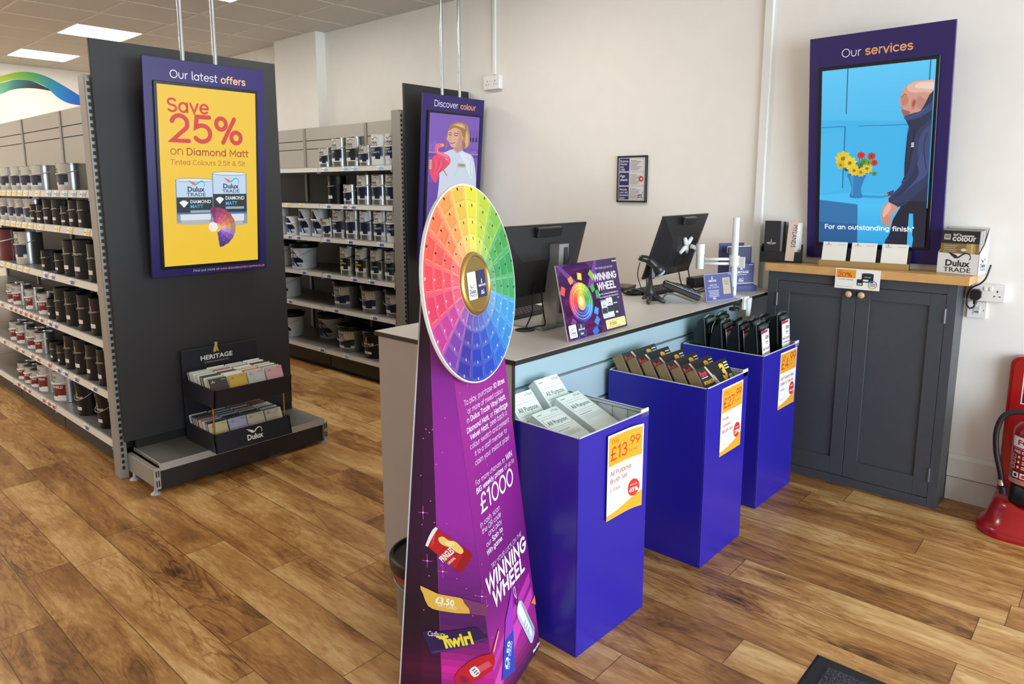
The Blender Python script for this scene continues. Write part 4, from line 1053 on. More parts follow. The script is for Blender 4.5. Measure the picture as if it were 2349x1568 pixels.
hb_.lathe([[(.096, .006), (.098, .010), (.094, .015), (.086, .017)], [(.086, .017), (.082, .013)], [(.082, .013), (0, .013)]], mg, 64, Matrix.Rotation(R(90), 4, 'X'))
hub = hb_.build('hub', wheel)
hp = Print(-.0135, rough=.4)
hp.poly(rrect(-.060, -.004, -.046, .038, .004), 'dfe3ea'); paint_logo(hp, -.055, -.038, .046, '1c2348', True, ('e06a2c', '46a0c0'))
hp.rect(.004, .060, -.046, .038, '322c58'); crest(hp, .032, -.012, .048, 'ece8f0', 'e0d4b8', False); hp.text('Dulux', .032, -.036, .012, 'e8e4ee', font='b', wt=.03, align='c', width=.022); flourish(hp, .021, -.030, .022, 'e8e4ee')
hp.build('hub_logo', hub)

# ------------------------------------------------------------------ sales counter
ZT = 1.045
M_LAM = mat((212, 208, 202), .34, vary=.012, scale=14)
M_EDGE = mat((18, 17, 17), .4)
M_SLAT = mat((158, 176, 186), .3, vary=.01, scale=10)
M_SIDE = mat((176, 170, 166), .5, vary=.015, scale=12)
ct = thing('sales_counter', 'white topped sales counter with black edge and grey slatted front', 'counter', (1.826, 1.612, 0))
X1 = XW - .03 - 1.826
tp = MB().box(.0015, X1, .0015, .808, ZT - .0175, ZT, M_LAM)
tp.build('worktop', ct)
eb = MB().box(0, X1, 0, .0015, ZT - .018, ZT - .0012, M_EDGE).box(0, .0015, 0, .81, ZT - .018, ZT - .0012, M_EDGE).box(0, X1, .8085, .81, ZT - .018, ZT - .0012, M_EDGE).box(0.0005, X1, .0005, .8085, ZT - .019, ZT - .0174, M_EDGE)
eb.build('edge_band', ct)
ep = MB().box(.008, .021, .021, .79, 0, ZT - .0195, M_SIDE); ep.box(.0075, .0215, .018, .0212, .001, ZT - .0195, M_EDGE)
ep.build('end_panel', ct)
sl = MB(); z = .02
for z0, z1 in ((.0, .18), (.192, .345), (.357, .51), (.522, .675), (.687, .842), (.854, ZT - .019)):
    sl.box(.031, X1 - .05, .208, .222, z0, z1, M_SLAT)
for zz in (.18, .345, .51, .675, .842):
    sl.box(.031, X1 - .05, .216, .224, zz - .004, zz + .016, mat('8f9aa2', .3, .7)); sl.box(.031, X1 - .05, .2065, .209, zz - .004, zz, mat('d0dade', .3, .4))
sl.box(.031, X1 - .05, .203, .209, ZT - .045, ZT - .0195, mat((196, 206, 206), .35))  # pale top strip: the lit line under the worktop put into its colour
sl.build('slatted_front', ct)
MB().box(.06, 1.82, .030, .040, ZT - .026, ZT - .0205, mat((196, 255, 240), .5, 0, 14.0)).build('light_strip', ct)

# wheel advert card on the counter
t = thing('advert_card', 'landscape purple advert card with a small colour wheel, standing on the counter edge', 'card', (2.420, 1.660, ZT + .0012), R(1.3), None, -R(13.4))
w, h = .2225, .308
MB().box(-w, w, 0, .004, 0, h, mat('dcd8dc', .6)).build('board', t)
MB().hexa([(-.05, .005, .012), (.05, .005, .012), (.05, .125, .036), (-.05, .125, .036)], [(-.05, .005, .22), (.05, .005, .22), (.05, .008, .22), (-.05, .008, .22)], mat('c8c4c8', .7)).build('strut', t)
p = Print(0, rough=.4); p.box = (-w, w, 0, h)
p.rect(-w, w, 0, h, '3a1a4e')
for i in range(12):
    r_ = .19 - i * .012; c = mixc((70, 24, 92), (196, 54, 170), i / 11)
    p.poly(ell(-.09, .145, r_ * .95, r_, 36), c); p.y += p.step
p.poly(ell(-.04, .02, .07, .045, 30), (206, 40, 150)); p.poly([(-w, h), (-.20, h), (-.07, .21), (-.12, .21)], (96, 40, 126)); p.poly([(.05, h), (.068, h), (.02, .20), (-.03, .20)], (110, 46, 140))
for i in range(20):
    a0, a1 = i * 18, i * 18 + 18; c = h2(order[i])
    q = [(-.09 + r * math.sin(R(a)), .145 + r * math.cos(R(a))) for r, a in ((.03, a0), (.082, a0), (.082, a1), (.03, a1))]
    p.poly(q, c); p.y += p.step
    if i % 2 == 0 or i in (3, 7, 11):
        r0 = .095 + .02 * ((i * 7) % 3); q = [(-.09 + r * math.sin(R(a)), .145 + r * math.cos(R(a))) for r, a in ((r0, a0), (r0 + .028, a0 + 2), (r0 + .026, a1 - 2), (r0 - .002, a1))]
        p.poly(q, c); p.y += p.step
for r_ in (.046, .058, .070): p.line(ell(-.09, .145, r_, r_, 40) + [(-.09 + r_, .145)], .0012, (240, 230, 200))
p.y -= p.step; p.poly(ell(-.09, .145, .028, .034), 'd0a440'); p.poly(ell(-.092, .150, .016, .02), 'f2dc90')
p.text('TRY YOUR LUCK ON THE', .115, .268, .018, 'f0eaf4', wt=.06, align='c', width=.135)
p.text('WINNING', .114, .222, .056, 'f4f0f8', wt=.16, align='c', width=.175); p.text('WHEEL', .114, .180, .056, 'f4f0f8', wt=.16, align='c', width=.14)
for i, s_ in enumerate(('Buy 10L or more of tinted colour in', 'Dulux Trade Vinyl Matt, Diamond Matt,', 'or Heritage Velvet Matt for an instant win!')): p.text(s_, .118, .157 - i * .013, .011, 'f0eaf4', wt=.11, align='c', width=.15)
for x, wd, hh, c in ((.048, .044, .075, 'b8c2ca'), (.088, .048, .085, 'c4ccd2'), (.136, .04, .088, '26243a')):
    p.poly(rrect(x - .002, x + wd, .055, .055 + hh, .006), c)
    if c != '26243a':
        p.rect(x, x + wd - .002, .055 + hh * .6, .055 + hh - .006, 'dfe6ee'); p.rect(x, x + wd - .002, .055 + hh * .28, .055 + hh * .6, '232b3c'); paint_logo(p, x + .008, .055 + hh * .63, wd * .6, '202648', True)
    else: p.text('HERITAGE', x + wd / 2, .11, .008, 'e8e4ea', font='b', wt=.02, align='c', width=.03); p.rect(x + .012, x + wd - .012, .068, .076, 'e8e4ea')
p.poly(rrect(.055, .21, .008, .047, .006), 'ead48a'); p.text('For more chances to WIN up to', .115, .036, .008, '5a4420', wt=.1, align='c', width=.10); p.text('£1000', .112, .021, .018, '4a3410', wt=.14, align='c', width=.055); p.text('in cash scan the code and play', .115, .012, .007, '5a4420', wt=.1, align='c', width=.10)
p.poly(rrect(-.212, -.160, .010, .062, .005), 'f0eef2'); paint_logo(p, -.206, .016, .040, '20244a', True)
p.rect(-.154, -.100, .010, .062, '2c2850'); crest(p, -.127, .034, .046, 'ece8f0', 'd8ccb0', False); p.text('Dulux', -.127, .016, .012, 'e8e4ee', font='b', wt=.03, align='c', width=.02)
p.text('Macmillan', .182, .292, .010, 'f0eaf4', font='b', wt=.02, width=.034)
p.build('print', t)

# monitors
M_MON = mat((22, 22, 24), .38, vary=.05, scale=60)
def monitor(t, w, h):
    """seen from behind: the screen looks towards +y"""
    b = MB().box(-w / 2, w / 2, .028, .040, 0, h, M_MON, ch=.002)
    xi, z0, z1 = w * .30, h * .20, h * .86
    b.hexa([(-w / 2 + .004, .028, .004), (w / 2 - .004, .028, .004), (w / 2 - .004, .028, h - .004), (-w / 2 + .004, .028, h - .004)], [(-xi, -.014, z0), (xi, -.014, z0), (xi * .92, -.014, h * .62), (-xi * .92, -.014, h * .62)], M_MON)
    b.build('casing', t)
    MB().box(-w / 2 + .008, w / 2 - .008, .0401, .041, .012, h - .008, mat('0a0a0c', .15)).build('screen', t)
    MB().box(-w * .14, w * .14, -.002, .03, h * .875, h * .985, mat('1c1c1f', .3), ch=.004).build('webcam_housing', t)
    v = MB()
    for s_ in (-1, 1):
        v.box(s_ * w * .18, s_ * w * .44, .0235, .0262, h * .925, h * .94, M_BLACK)
    v.build('vent_strip', t)
    MB().box(-w * .10, w * .10, -.016, -.012, h * .22, h * .36, M_BLACK).build('port_bay', t)
m1 = thing('monitor', 'large black monitor seen from behind, on a grey stand by the colour wheel', 'monitor', (2.392, 2.000, ZT + .075), R(1.5), None, R(15))
monitor(m1, .615, .380)
st = MB().hexa([(-.10, -.13, -.0745), (.17, -.13, -.0745), (.20, .10, -.0745), (-.08, .10, -.0745)], [(-.10, -.13, -.066), (.17, -.13, -.066), (.20, .10, -.066), (-.08, .10, -.066)], mat('8a8a88', .35, .5))
so = st.build('stand_foot', m1); so.matrix_local = Matrix.Rotation(R(-15), 4, 'X')
st = MB().hexa([(.020, -.11, -.066), (.090, -.11, -.066), (.090, -.03, -.066), (.020, -.03, -.066)], [(.020, -.125, .29), (.090, -.125, .29), (.090, -.075, .29), (.020, -.075, .29)], mat('9a9a98', .35, .5))
st.box(.055, .083, -.127, -.118, -.02, .275, mat('26262a', .4))
so = st.build('stand_column', m1); so.matrix_local = Matrix.Rotation(R(-15), 4, 'X')
MB().box(.035, .075, -.045, -.012, .21, .25, M_BLACK).build('mount_plate', m1)
m2 = thing('monitor', 'black monitor leaning on a white swing arm, beside the scanner', 'monitor', (3.60, 1.985, ZT + .105), R(3.4), None, R(18.5))
monitor(m2, .580, .362)
vm = MB(); mwp = mat((226, 228, 226), .35)
for a in (45, 135, 225, 315): vm.tube([(0, -.024, .20), (.062 * math.cos(R(a)), -.019, .20 + .062 * math.sin(R(a)))], [.016, .011], mwp, 8)
vm.build('mount_plate', m2)
# pole and arm
ar = thing('monitor_mount', 'white pole and jointed arm clamped to the counter edge, carrying the leaning monitor', 'monitor arm', (3.744, 1.675, ZT))
MB().cyl(.0185, .0135, .445, mwp, 24).build('pole', ar)
cl = MB().lathe([[(.019, .175), (.026, .175)], [(.026, .175), (.026, .235)], [(.026, .235), (.019, .235)]], mwp, 24)
for zz in (.183, .222): cl.lathe([[(.019, zz), (.029, zz)], [(.029, zz), (.029, zz + .012)], [(.029, zz + .012), (.019, zz + .012)]], mwp, 24)
cl.build('collar', ar)
A1 = Vector((-.115, .150, .20)); A2 = Vector((-.09, .32, .235))
a_ = MB().tube([(-.01, .02, .215), (A1.x + .012, A1.y - .02, .215)], .0085, mwp, 10).tube([(-.01, .02, .19), (A1.x + .012, A1.y - .02, .19)], .0085, mwp, 10)
a_.box(-.004, .004, -.06, -.02, .17, .23, mwp); a_.build('lower_arm', ar)
MB().cyl(.022, .16, .255, mwp, 20, Matrix.Translation((A1.x, A1.y, 0))).build('elbow', ar)
a_ = MB().cyl(.024, .245, .30, mwp, 20, Matrix.Translation((A1.x, A1.y, 0))); a_.tube([(A1.x, A1.y + .015, .27), (-.122, .182, .279), (-.134, .202, .286)], [.016, .013, .013], mwp, 10)
a_.build('upper_arm', ar)
b_ = MB().box(-.030, .030, -.070, .030, .0005, .014, mwp, ch=.003).box(-.026, .03, -.084, -.0655, -.060, .014, mwp, ch=.003)
b_.build('clamp', ar)
MB().prism([(-.02, .0), (.036, .006), (.030, -.045), (.018, -.095), (-.004, -.095), (-.012, -.04)], -.098, -.0845, mwp).build('bracket_plate', ar)
kb = MB().cyl(.006, -.05, -.021, M_BLACK, 12, Matrix.Translation((-.045, -.034, 0))).cyl(.028, -.064, -.05, M_BLACK, 18, Matrix.Translation((-.045, -.034, 0)))
kb.box(-.05, -.027, -.06, -.02, -.034, -.0205, M_BLACK); kb.build('clamp_screw', ar)
MB().box(-.033, -.0188, -.012, .012, .03, .062, M_BLACK).build('cable_clip', ar)

# table-top items
def keyboard(label, loc, rz):
    t = thing('keyboard', label, 'keyboard', loc, rz)
    MB().hexa([(-.22, -.07, .001), (.22, -.07, .001), (.22, .07, .001), (-.22, .07, .001)], [(-.218, -.068, .014), (.218, -.068, .014), (.218, .068, .024), (-.218, .068, .024)], mat('1e1e20', .45)).build('case', t)
    k = MB(); mk = mat('2c2c2f', .5)
    for r_ in range(5):
        for c in range(15):
            x, y = -.208 + c * .0278, -.058 + r_ * .0245; z = .015 + .0017 * r_ + .0008
            k.hexa([(x, y, z), (x + .024, y, z), (x + .024, y + .021, z + .0014), (x, y + .021, z + .0014)], [(x + .003, y + .003, z + .006), (x + .021, y + .003, z + .006), (x + .021, y + .018, z + .0074), (x + .003, y + .018, z + .0074)], mk)
    k.build('keys', t)
keyboard('black keyboard under the left monitor, behind the colour wheel', (2.50, 2.19, ZT), R(6))
keyboard('black keyboard behind the card reader, under the leaning monitor', (3.70, 2.095, ZT), R(-4))
t = thing('computer_mouse', 'black computer mouse left of the barcode scanner', 'mouse', (3.44, 2.14, ZT), R(-138))
MB().blob((0, 0, .0165), (.031, .060, .016), mat('17171a', .22), 20).blob((0, .012, .020), (.027, .042, .020), mat('17171a', .22), 20).build('shell', t)
t = thing('barcode_scanner', 'black handheld barcode scanner resting in its upright stand', 'scanner', (3.285, 1.93, ZT), R(-32))
mk1 = mat('2a2b30', .35); mk2 = mat('1a1a1d', .3)
s_ = MB()
for a in (-55, 235, 90): s_.tube([(0, 0, .028), (.045 * math.cos(R(a)), .045 * math.sin(R(a)), .026), (.085 * math.cos(R(a)), .085 * math.sin(R(a)), .0102)], [.022, .016, .009], mk1, 10)
s_.build('stand_base', t)
MB().tube([(0, 0, .036), (-.004, .004, .066), (-.006, .012, .13)], [.032, .021, .016], mk1, 14).build('stand_neck', t)
s_ = MB().tube(smooth_path([(-.055, .02, .222), (-.045, .018, .236), (-.01, .012, .226), (.028, .0, .190), (.052, -.004, .165)], 5), [.010] + [.016] * 3 + [.019] * 6 + [.024] * 6 + [.030] * 4 + [.026], mk2, 14)
s_.build('head', t)
MB().box(-.004, .024, -.006, .014, .128, .215, mk2, ch=.005).build('handle', t)
MB().tube([(.050, -.004, .160), (.058, -.006, .151)], [.027, .026], mat('9aa6c0', .15), 14).build('lens_window', t)
MB().tube(smooth_path([(-.058, .02, .215), (-.068, .022, .15), (-.045, .02, .075), (-.02, .02, .04), (.05, .10, .0075), (.16, .20, .0075)], 6), .0028, M_BLACK, 6).build('cord', t)
t = thing('card_reader', 'grey and black card payment terminal in its wedge stand', 'card reader', (3.395, 1.825, ZT), R(-58))
s_ = MB()
for a in (-.034, .034): s_.prism([(-.085, .0005), (-.075, .030), (-.055, .046), (-.03, .044), (.085, .0005)], a - .006, a + .004, mat('8e8e8c', .4))
s_.build('stand', t)
T_ = Matrix.Translation((-.012, 0, .019)) @ Matrix.Rotation(R(21), 4, 'Y')
MB().box(-.095, .115, -.031, .031, .034, .066, mat('2a2a2d', .35), T_, ch=.006).build('body', t)
MB().box(-.09, .12, -.036, .036, .0655, .069, mat('c8c8c6', .3, .5), T_, ch=.001).box(-.084, .114, -.030, .030, .069, .0702, mat('2c2e34', .3), T_).build('bezel', t)
MB().box(-.066, .01, -.028, .028, .0703, .0710, mat('5a6068', .15), T_).build('screen', t)
k = MB()
for r_ in range(4):
    for c in range(3): k.box(.022 + r_ * .019, .036 + r_ * .019, -.027 + c * .019, -.012 + c * .019, .0703, .0735, mat('3a5078', .4), T_)
k.build('keypad', t)
t = thing('plastic_tray', 'flat dark tray lying behind the barcode scanner', 'tray', (3.56, 2.27, ZT), R(12))
MB().box(-.07, .07, -.05, .05, .020, .034, mat('5a4038', .4), ch=.003).box(-.066, .066, -.046, .046, .0002, .020, mat('2a2426', .5)).build('body', t)
t = thing('power_adapter', 'black power box behind the keyboard, under the leaning monitor', 'adapter', (4.05, 2.03, ZT), R(-8))
MB().box(-.10, .07, -.035, .035, .0005, .062, mat('161618', .35), ch=.006).build('body', t)
def cable(label, pts, r=.0035, m=M_BLACK, name='cable'):
    o = MB().tube(smooth_path(pts, 7), r, m, 7).build(name); tag(o, label, 'cable'); return o
cable('black cable hanging from the leaning monitor, the loop nearest the card reader', [(3.60, 1.940, 1.20), (3.60, 1.92, 1.12), (3.64, 1.90, 1.066), (3.74, 1.905, 1.051), (3.90, 1.90, 1.050), (4.05, 1.93, 1.050)])
cable('black cable hanging from the leaning monitor, the loop nearer the wall', [(3.72, 1.945, 1.20), (3.73, 1.93, 1.11), (3.78, 1.925, 1.057), (3.92, 1.93, 1.0595), (4.10, 1.99, 1.051)])
cable('black cable dropping from the left monitor into the round desk hole', [(2.33, 1.952, 1.20), (2.31, 1.94, 1.12), (2.28, 1.93, 1.09), (2.262, 1.94, 1.050)])
cable('black and white cable dropping from the left monitor, right of the first', [(2.385, 1.950, 1.20), (2.382, 1.935, 1.11), (2.35, 1.90, 1.064), (2.31, 1.905, 1.062), (2.283, 1.935, 1.052)])
t = thing('desk_grommet', 'round black cable hole in the counter top beside the left monitor', 'grommet', (2.265, 1.945, ZT))
MB().lathe([[(.042, .0003), (.042, .003), (.034, .003)], [(.034, .003), (.034, .0004), (0, .0004)]], M_BLACK, 28).build('rim', t)
t = thing('paper_sheets', 'loose cream papers lying under the left monitor', 'paper', (2.66, 2.02, ZT), R(20))
MB().box(-.10, .10, -.07, .07, .0005, .0015, mat('d8d2b4', .7)).box(-.06, .12, -.05, .09, .0015, .0022, mat('e2dec8', .7), Matrix.Rotation(R(14), 4, 'Z')).build('sheets', t)
PUR = '4b4a78'
t = thing('small_sign', 'small blue-grey square-cornered card sign propped at the counter edge by the white pole', 'sign', (3.585, 1.672, ZT), R(-15.2), None, -R(11))
MB().box(-.112, .112, 0, .003, 0, .152, mat('5b5c8c', .4)).build('board', t)
MB().hexa([(-.03, .0035, .008), (.03, .0035, .008), (.03, .06, .012), (-.03, .06, .012)], [(-.03, .0035, .10), (.03, .0035, .10), (.03, .005, .10), (-.03, .005, .10)], mat('c8c8d0', .4)).build('strut', t)
p = Print(0); p.rect(-.110, .110, .002, .150, 'a8a8c8'); p.rect(-.107, .107, .005, .147, '55568a')
p.text('HERITAGE', -.048, .108, .014, 'e8e8f0', font='b', wt=.02, align='c', width=.06); hound(p, -.048, .12, .018, 'd8d4cc')
p.text('EXPLORE', -.045, .085, .013, 'd8d8e8', font='f', align='c', width=.056); p.text('OUR COLOURS', -.045, .072, .013, 'd8d8e8', font='f', align='c', width=.088)
for i in range(5): p.rect(-.088 + .004 * (i % 3), -.004 - .004 * (i % 2), .058 - i * .008, .061 - i * .008, 'c8c8dc')
p.rect(.030, .090, .034, .124, 'b5ab98'); p.rect(.042, .078, .108, .111, '70685c'); p.rect(.042, .078, .098, .101, '70685c'); p.rect(.042, .078, .088, .091, '70685c')
p.text('Dulux', -.045, .012, .012, 'e8e8f0', font='b', wt=.03, align='c', width=.026); flourish(p, -.058, .018, .026, 'e8e8f0'); p.rect(.082, .102, .139, .142, 'c8c8dc')
p.build('print', t)
t = thing('leaflet_box', 'blue-grey cardboard leaflet box at the wall end of the counter, behind the white pole', 'leaflet box', (4.005, 1.745, ZT), R(-30))
mlb = mat('4e4f7c', .5); w = .088
b_ = MB().box(-w, w, 0, .003, .036, .165, mlb).box(-w, -w + .003, .003, .11, .036, .23, mlb).box(w - .003, w, .003, .11, .036, .165, mlb).box(-w, w, .107, .11, .036, .28, mlb).box(-w, w, .0, .11, .034, .037, mlb)
b_.build('box', t)
MB().box(-w - .006, w + .016, -.012, .112, .0005, .034, mlb).build('base_tray', t)
p = Print(0); p.rect(-w, w, .034 + .005, .165, '525381'); crest(p, 0, .108, .10, 'ececf4', 'd6d0c0'); p.text('Dulux', 0, .058, .018, 'e8e8f0', font='b', wt=.03, align='c', width=.036); flourish(p, -.018, .068, .036, 'e8e8f0'); p.rect(-w, w, .046, .050, 'd8d8e8'); p.rect(.05, .082, .155, .158, 'd8d8e8')
p.build('print', t)
for i, yy in enumerate((.02, .035)):
    l = MB().box(-.078, .080, yy, yy + .008, .0375, .262 + .004 * i, mat(('3c3b5c', 'e4e4ea')[i], .5)).build('leaflet')
    l.location = (4.005, 1.745, ZT); l.rotation_euler = (0, 0, R(-30))
    tag(l, ('dark purple leaflet standing in the blue-grey box, the front one', 'white edged leaflet standing in the blue-grey box behind the dark one')[i], 'leaflet', 'leaflets in the counter box')

# ------------------------------------------------------------------ cabinet under the services sign
M_CAB = mat((64, 68, 74), .42, vary=.05, scale=30, bump=.05)
M_OAK = mat((206, 160, 98), .45, vary=.08, scale=18)
M_KNOB = mat((206, 168, 124), .45, vary=.05, scale=60)
XF = 4.040
cbt = thing('cupboard', 'shallow dark grey two-door cupboard with an oak top, against the white wall', 'cupboard', (XF, 1.123, 0), R(-90))
# local: x = -Y (from the sign end to the socket end), y = X depth, z up; front at y=0
XL, XR = -.472, .478
D = XW - XF - .002
b = MB()
b.box(XL, XR, .02, D, 0, 1.176, M_CAB)
b.box(XL, XL + .055, 0, .02, 0, 1.176, M_CAB, ch=.001).box(XR - .045, XR, 0, .02, 0, 1.176, M_CAB, ch=.001)
b.box(XL + .055, XR - .045, 0, .02, 1.128, 1.176, M_CAB).box(XL + .055, XR - .045, 0, .02, 0, .048, M_CAB)
b.build('carcass', cbt)
tp = MB().box(XL - .016, XR + .05, -.022, D, 1.178, 1.222, M_OAK, ch=.003).build('oak_top', cbt)
def door(x0, x1, hinge):
    z0, z1 = .051, 1.125
    m = MB()
    sw = .070
    m.box(x0, x0 + sw, .001, .019, z0, z1, M_CAB, ch=.001).box(x1 - sw, x1, .001, .019, z0, z1, M_CAB, ch=.001)
    m.box(x0 + sw, x1 - sw, .001, .019, z1 - .062, z1, M_CAB).box(x0 + sw, x1 - sw, .001, .019, z0, z0 + .100, M_CAB)
    m.box(x0 + sw, x1 - sw, .013, .019, z0 + .1, z1 - .062, M_CAB)
    d = m.build('door', cbt)
    for z in (.14, .98):
        MB().cyl(.006, z, z + .075, mat('70767c', .4, .6), 10, Matrix.Translation((hinge, -.002, 0))).box(hinge - .012, hinge + .012, -.0005, .002, z, z + .075, mat('5c6066', .4, .5)).build('hinge', d)
    return d
d1 = door(XL + .057, .009, XL + .056); d2 = door(.012, XR - .047, XR - .046)
for d, x in ((d1, -.021), (d2, .043)):
    MB().lathe([[(.009, 0), (.008, .012), (.014, .018), (.0175, .026), (.016, .034), (.009, .039), (0, .040)]], M_KNOB, 20, Matrix.Translation((x, .001, 1.086)) @ Matrix.Rotation(R(90), 4, 'X')).build('knob', d)
ZO = 1.2222
def at_top(x, y): return (XF + y, 1.123 - x, ZO)
# black rack of leaflets
rk = thing('leaflet_rack', 'black plastic rack of colour leaflets at the left end of the oak top', 'rack', (4.105, 1.555, ZO), R(-72))
mbp = mat('141416', .35)
w = .115
b = MB().box(-w, w, 0, .006, 0, .062, mbp, ch=.001).box(-w, w, -.012, .10, .0003, .008, mbp, ch=.001).box(w - .005, w, 0, .10, 0, .075, mbp).box(-w, -w + .005, 0, .10, 0, .09, mbp)
b.box(-w, w, .097, .103, 0, .10, mbp)
b.build('tray', rk)
def leaflet(label, x0, x1, y, z0, h, c, th=.012, lean=0, pr=None, grp='leaflets in the black rack'):
    t = thing('leaflet', label, 'leaflet', (4.105, 1.555, ZO), R(-72), grp)
    T_ = Matrix.Translation((0, y, z0)) @ Matrix.Rotation(lean, 4, 'Y')
    MB().box(x0, x1, 0, th, 0, h, mat(c, .5), T_, ch=.0006).build('pages', t)
    if pr:
        p = Print(0); pr(p); o = p.build('cover_print', t); o.matrix_local = T_
def pr1(p): crest(p, -.058, .10, .050, 'e8e6ea', 'b49a68')
leaflet('black leaflet at the front left of the black rack, white lettering and a dog crest', -.097, -.012, .012, .0085, .232, '17171b', .004, 0, pr1)
for i in range(4): leaflet('dark leaflet packed edge on behind the black fronted one in the rack', -.084 + .012 * i, -.010 + .013 * i, .022 + .0165 * i, .0085, .230 - .002 * i, ('2c2c34', 'a8a8b4', '36363e', '8c8c98')[i], .014)
def pr2(p): p.text('MYLANDS', .047, .210, .036, '2a2624', font='f', rot=R(-90), width=.13)
leaflet('pink beige leaflet with sideways lettering, standing in front of the rack', .022, .070, -.008, .0135, .230, 'cdb4a6', .004, R(3), pr2)
for i in range(5): leaflet('white leaflet packed upright at the right of the black rack', .034 + .008 * i, .080 + .006 * i, .016 + .0165 * i, .0085, .205 + .004 * i, ('eceae4', 'e2e0da', 'f0eee8', 'dedcd4', 'e8e6e0')[i], .013)
# stand with three pads
sd = thing('pad_stand', 'brass lipped black stand holding three blank pads on the oak top', 'stand', (4.098, 1.110, ZO), R(-84))
w = .222
b = MB().box(-w, w, 0, .003, .0003, .034, mat('b89a62', .35, .5), ch=.0008)
b.build('brass_lip', sd)
b = MB().box(-w, w, .003, .07, .0003, .005, mbp)
b.hexa([(-w + .02, .030, .005), (w, .030, .005), (w, .034, .005), (-w + .02, .034, .005)], [(-w + .02, .056, .10), (w, .056, .10), (w, .060, .10), (-w + .02, .060, .10)], mbp)
b.build('back', sd)
for i, (x, lab) in enumerate(((-.150, 'leftmost blank cream pad on the brass lipped stand, nearest the leaflet rack'), (-.002, 'middle blank cream pad on the brass lipped stand'), (.147, 'rightmost blank cream pad on the brass lipped stand, nearest the white box'))):
    q = thing('note_pad', lab, 'pad', (4.098, 1.110, ZO), R(-84), 'pads on the brass lipped stand')
    T_ = Matrix.Translation((x, .005, .011)) @ Matrix.Rotation(R(-16), 4, 'X')
    MB().box(-.062, .062, 0, .010, 0, .128, mat('e2dfd6', .6), T_, ch=.0008).build('sheets', q)
    p = Print(0); p.text('HERITAGE', -.032, .108, .008, '5a5650', font='f', align='c', width=.03); hound(p, -.032, .115, .010, '6a6258'); p.rect(.014, .052, .112, .1135, '7a766e')
    o = p.build('pad_print', q); o.matrix_local = T_
# price card on the edge of the oak top
pc = thing('price_card', 'white price card hung on the oak top edge above the knobs, with an orange corner', 'price card', (4.0125, 1.106, 1.116), R(-90), None, -R(1.5))
MB().box(-.112, .112, 0, .0025, 0, .108, mat('f0eee8', .3)).build('card', pc)
p = Print(0); p.rect(-.110, .110, .002, .106, 'f1efea'); p.rect(-.107, -.008, .058, .103, 'e2a126')
p.text('Save', -.100, .091, .014, 'c03a2a', wt=.13, width=.024); p.text('20%', -.100, .064, .036, 'c23326', wt=.12, width=.072)
p.text('on all', -.102, .047, .011, 'a09890', wt=.08, width=.018); p.text('Dulux Heritage', -.080, .047, .011, '6a645e', wt=.1, width=.062); p.rect(-.102, -.02, .010, .012, 'b8b2aa')
p.poly(rrect(.022, .080, .040, .085, .004), '22252f'); p.poly(ell(.051, .085, .030, .005), '30343e'); p.poly(rrect(.0, .030, .022, .053, .003), '1a1c24'); p.poly(ell(.015, .053, .016, .003), '30343e'); p.rect(.005, .025, .027, .034, 'e8e6e2'); p.rect(.030, .056, .046, .056, 'e8e6e2'); p.text('HERITAGE', .051, .066, .007, 'd8d6d2', font='b', wt=.02, align='c', width=.030)
for i in range(24): p.poly([(.078 + r * math.cos(R(a)), .030 + r * math.sin(R(a))) for r, a in ((.018, i * 15), (.022, i * 15), (.022, i * 15 + 16), (.018, i * 15 + 16))], ('8a4ab0', '4a6ad0', '4ab0c0', '60b860', 'e0c040', 'e08040')[i // 4]); p.y += p.step
for i in range(3): p.rect(.066, .090, .034 - i * .006, .037 - i * .006, '6a6680')
p.build('print', pc)
# white box of colour magazines
bx = thing('magazine_box', 'white cardboard box of colour magazines at the right end of the oak top', 'box', (4.118, .672, ZO), R(-100))
w = .094; mwc = mat((228, 228, 228), .5)
b = MB().box(-w, w, 0, .003, .0003, .105, mwc).box(-w, w, .0, .112, .0003, .004, mwc)
for x in (-w, w - .003): b.prism([(0, 0), (.112, 0), (.112, .235), (.060, .150), (.0, .105)], x, x + .003, mwc, Matrix.Rotation(R(90), 4, 'Z') @ Matrix.Scale(-1, 4, (0, 1, 0)))
b.box(-w, w, .109, .112, .0, .235, mwc)
b.build('carton', bx)
p = Print(0); paint_logo(p, -.062, .012, .122, '26262c', True, ('2a2a30', '2a2a30')); p.build('front_logo', bx)
p = Print(0); paint_logo(p, .016, .022, .075, '3a3a40', True, ('3a3a40', '3a3a40')); o = p.build('side_logo', bx); o.matrix_local = Matrix.Translation((w, 0, 0)) @ Matrix.Rotation(R(90), 4, 'Z')
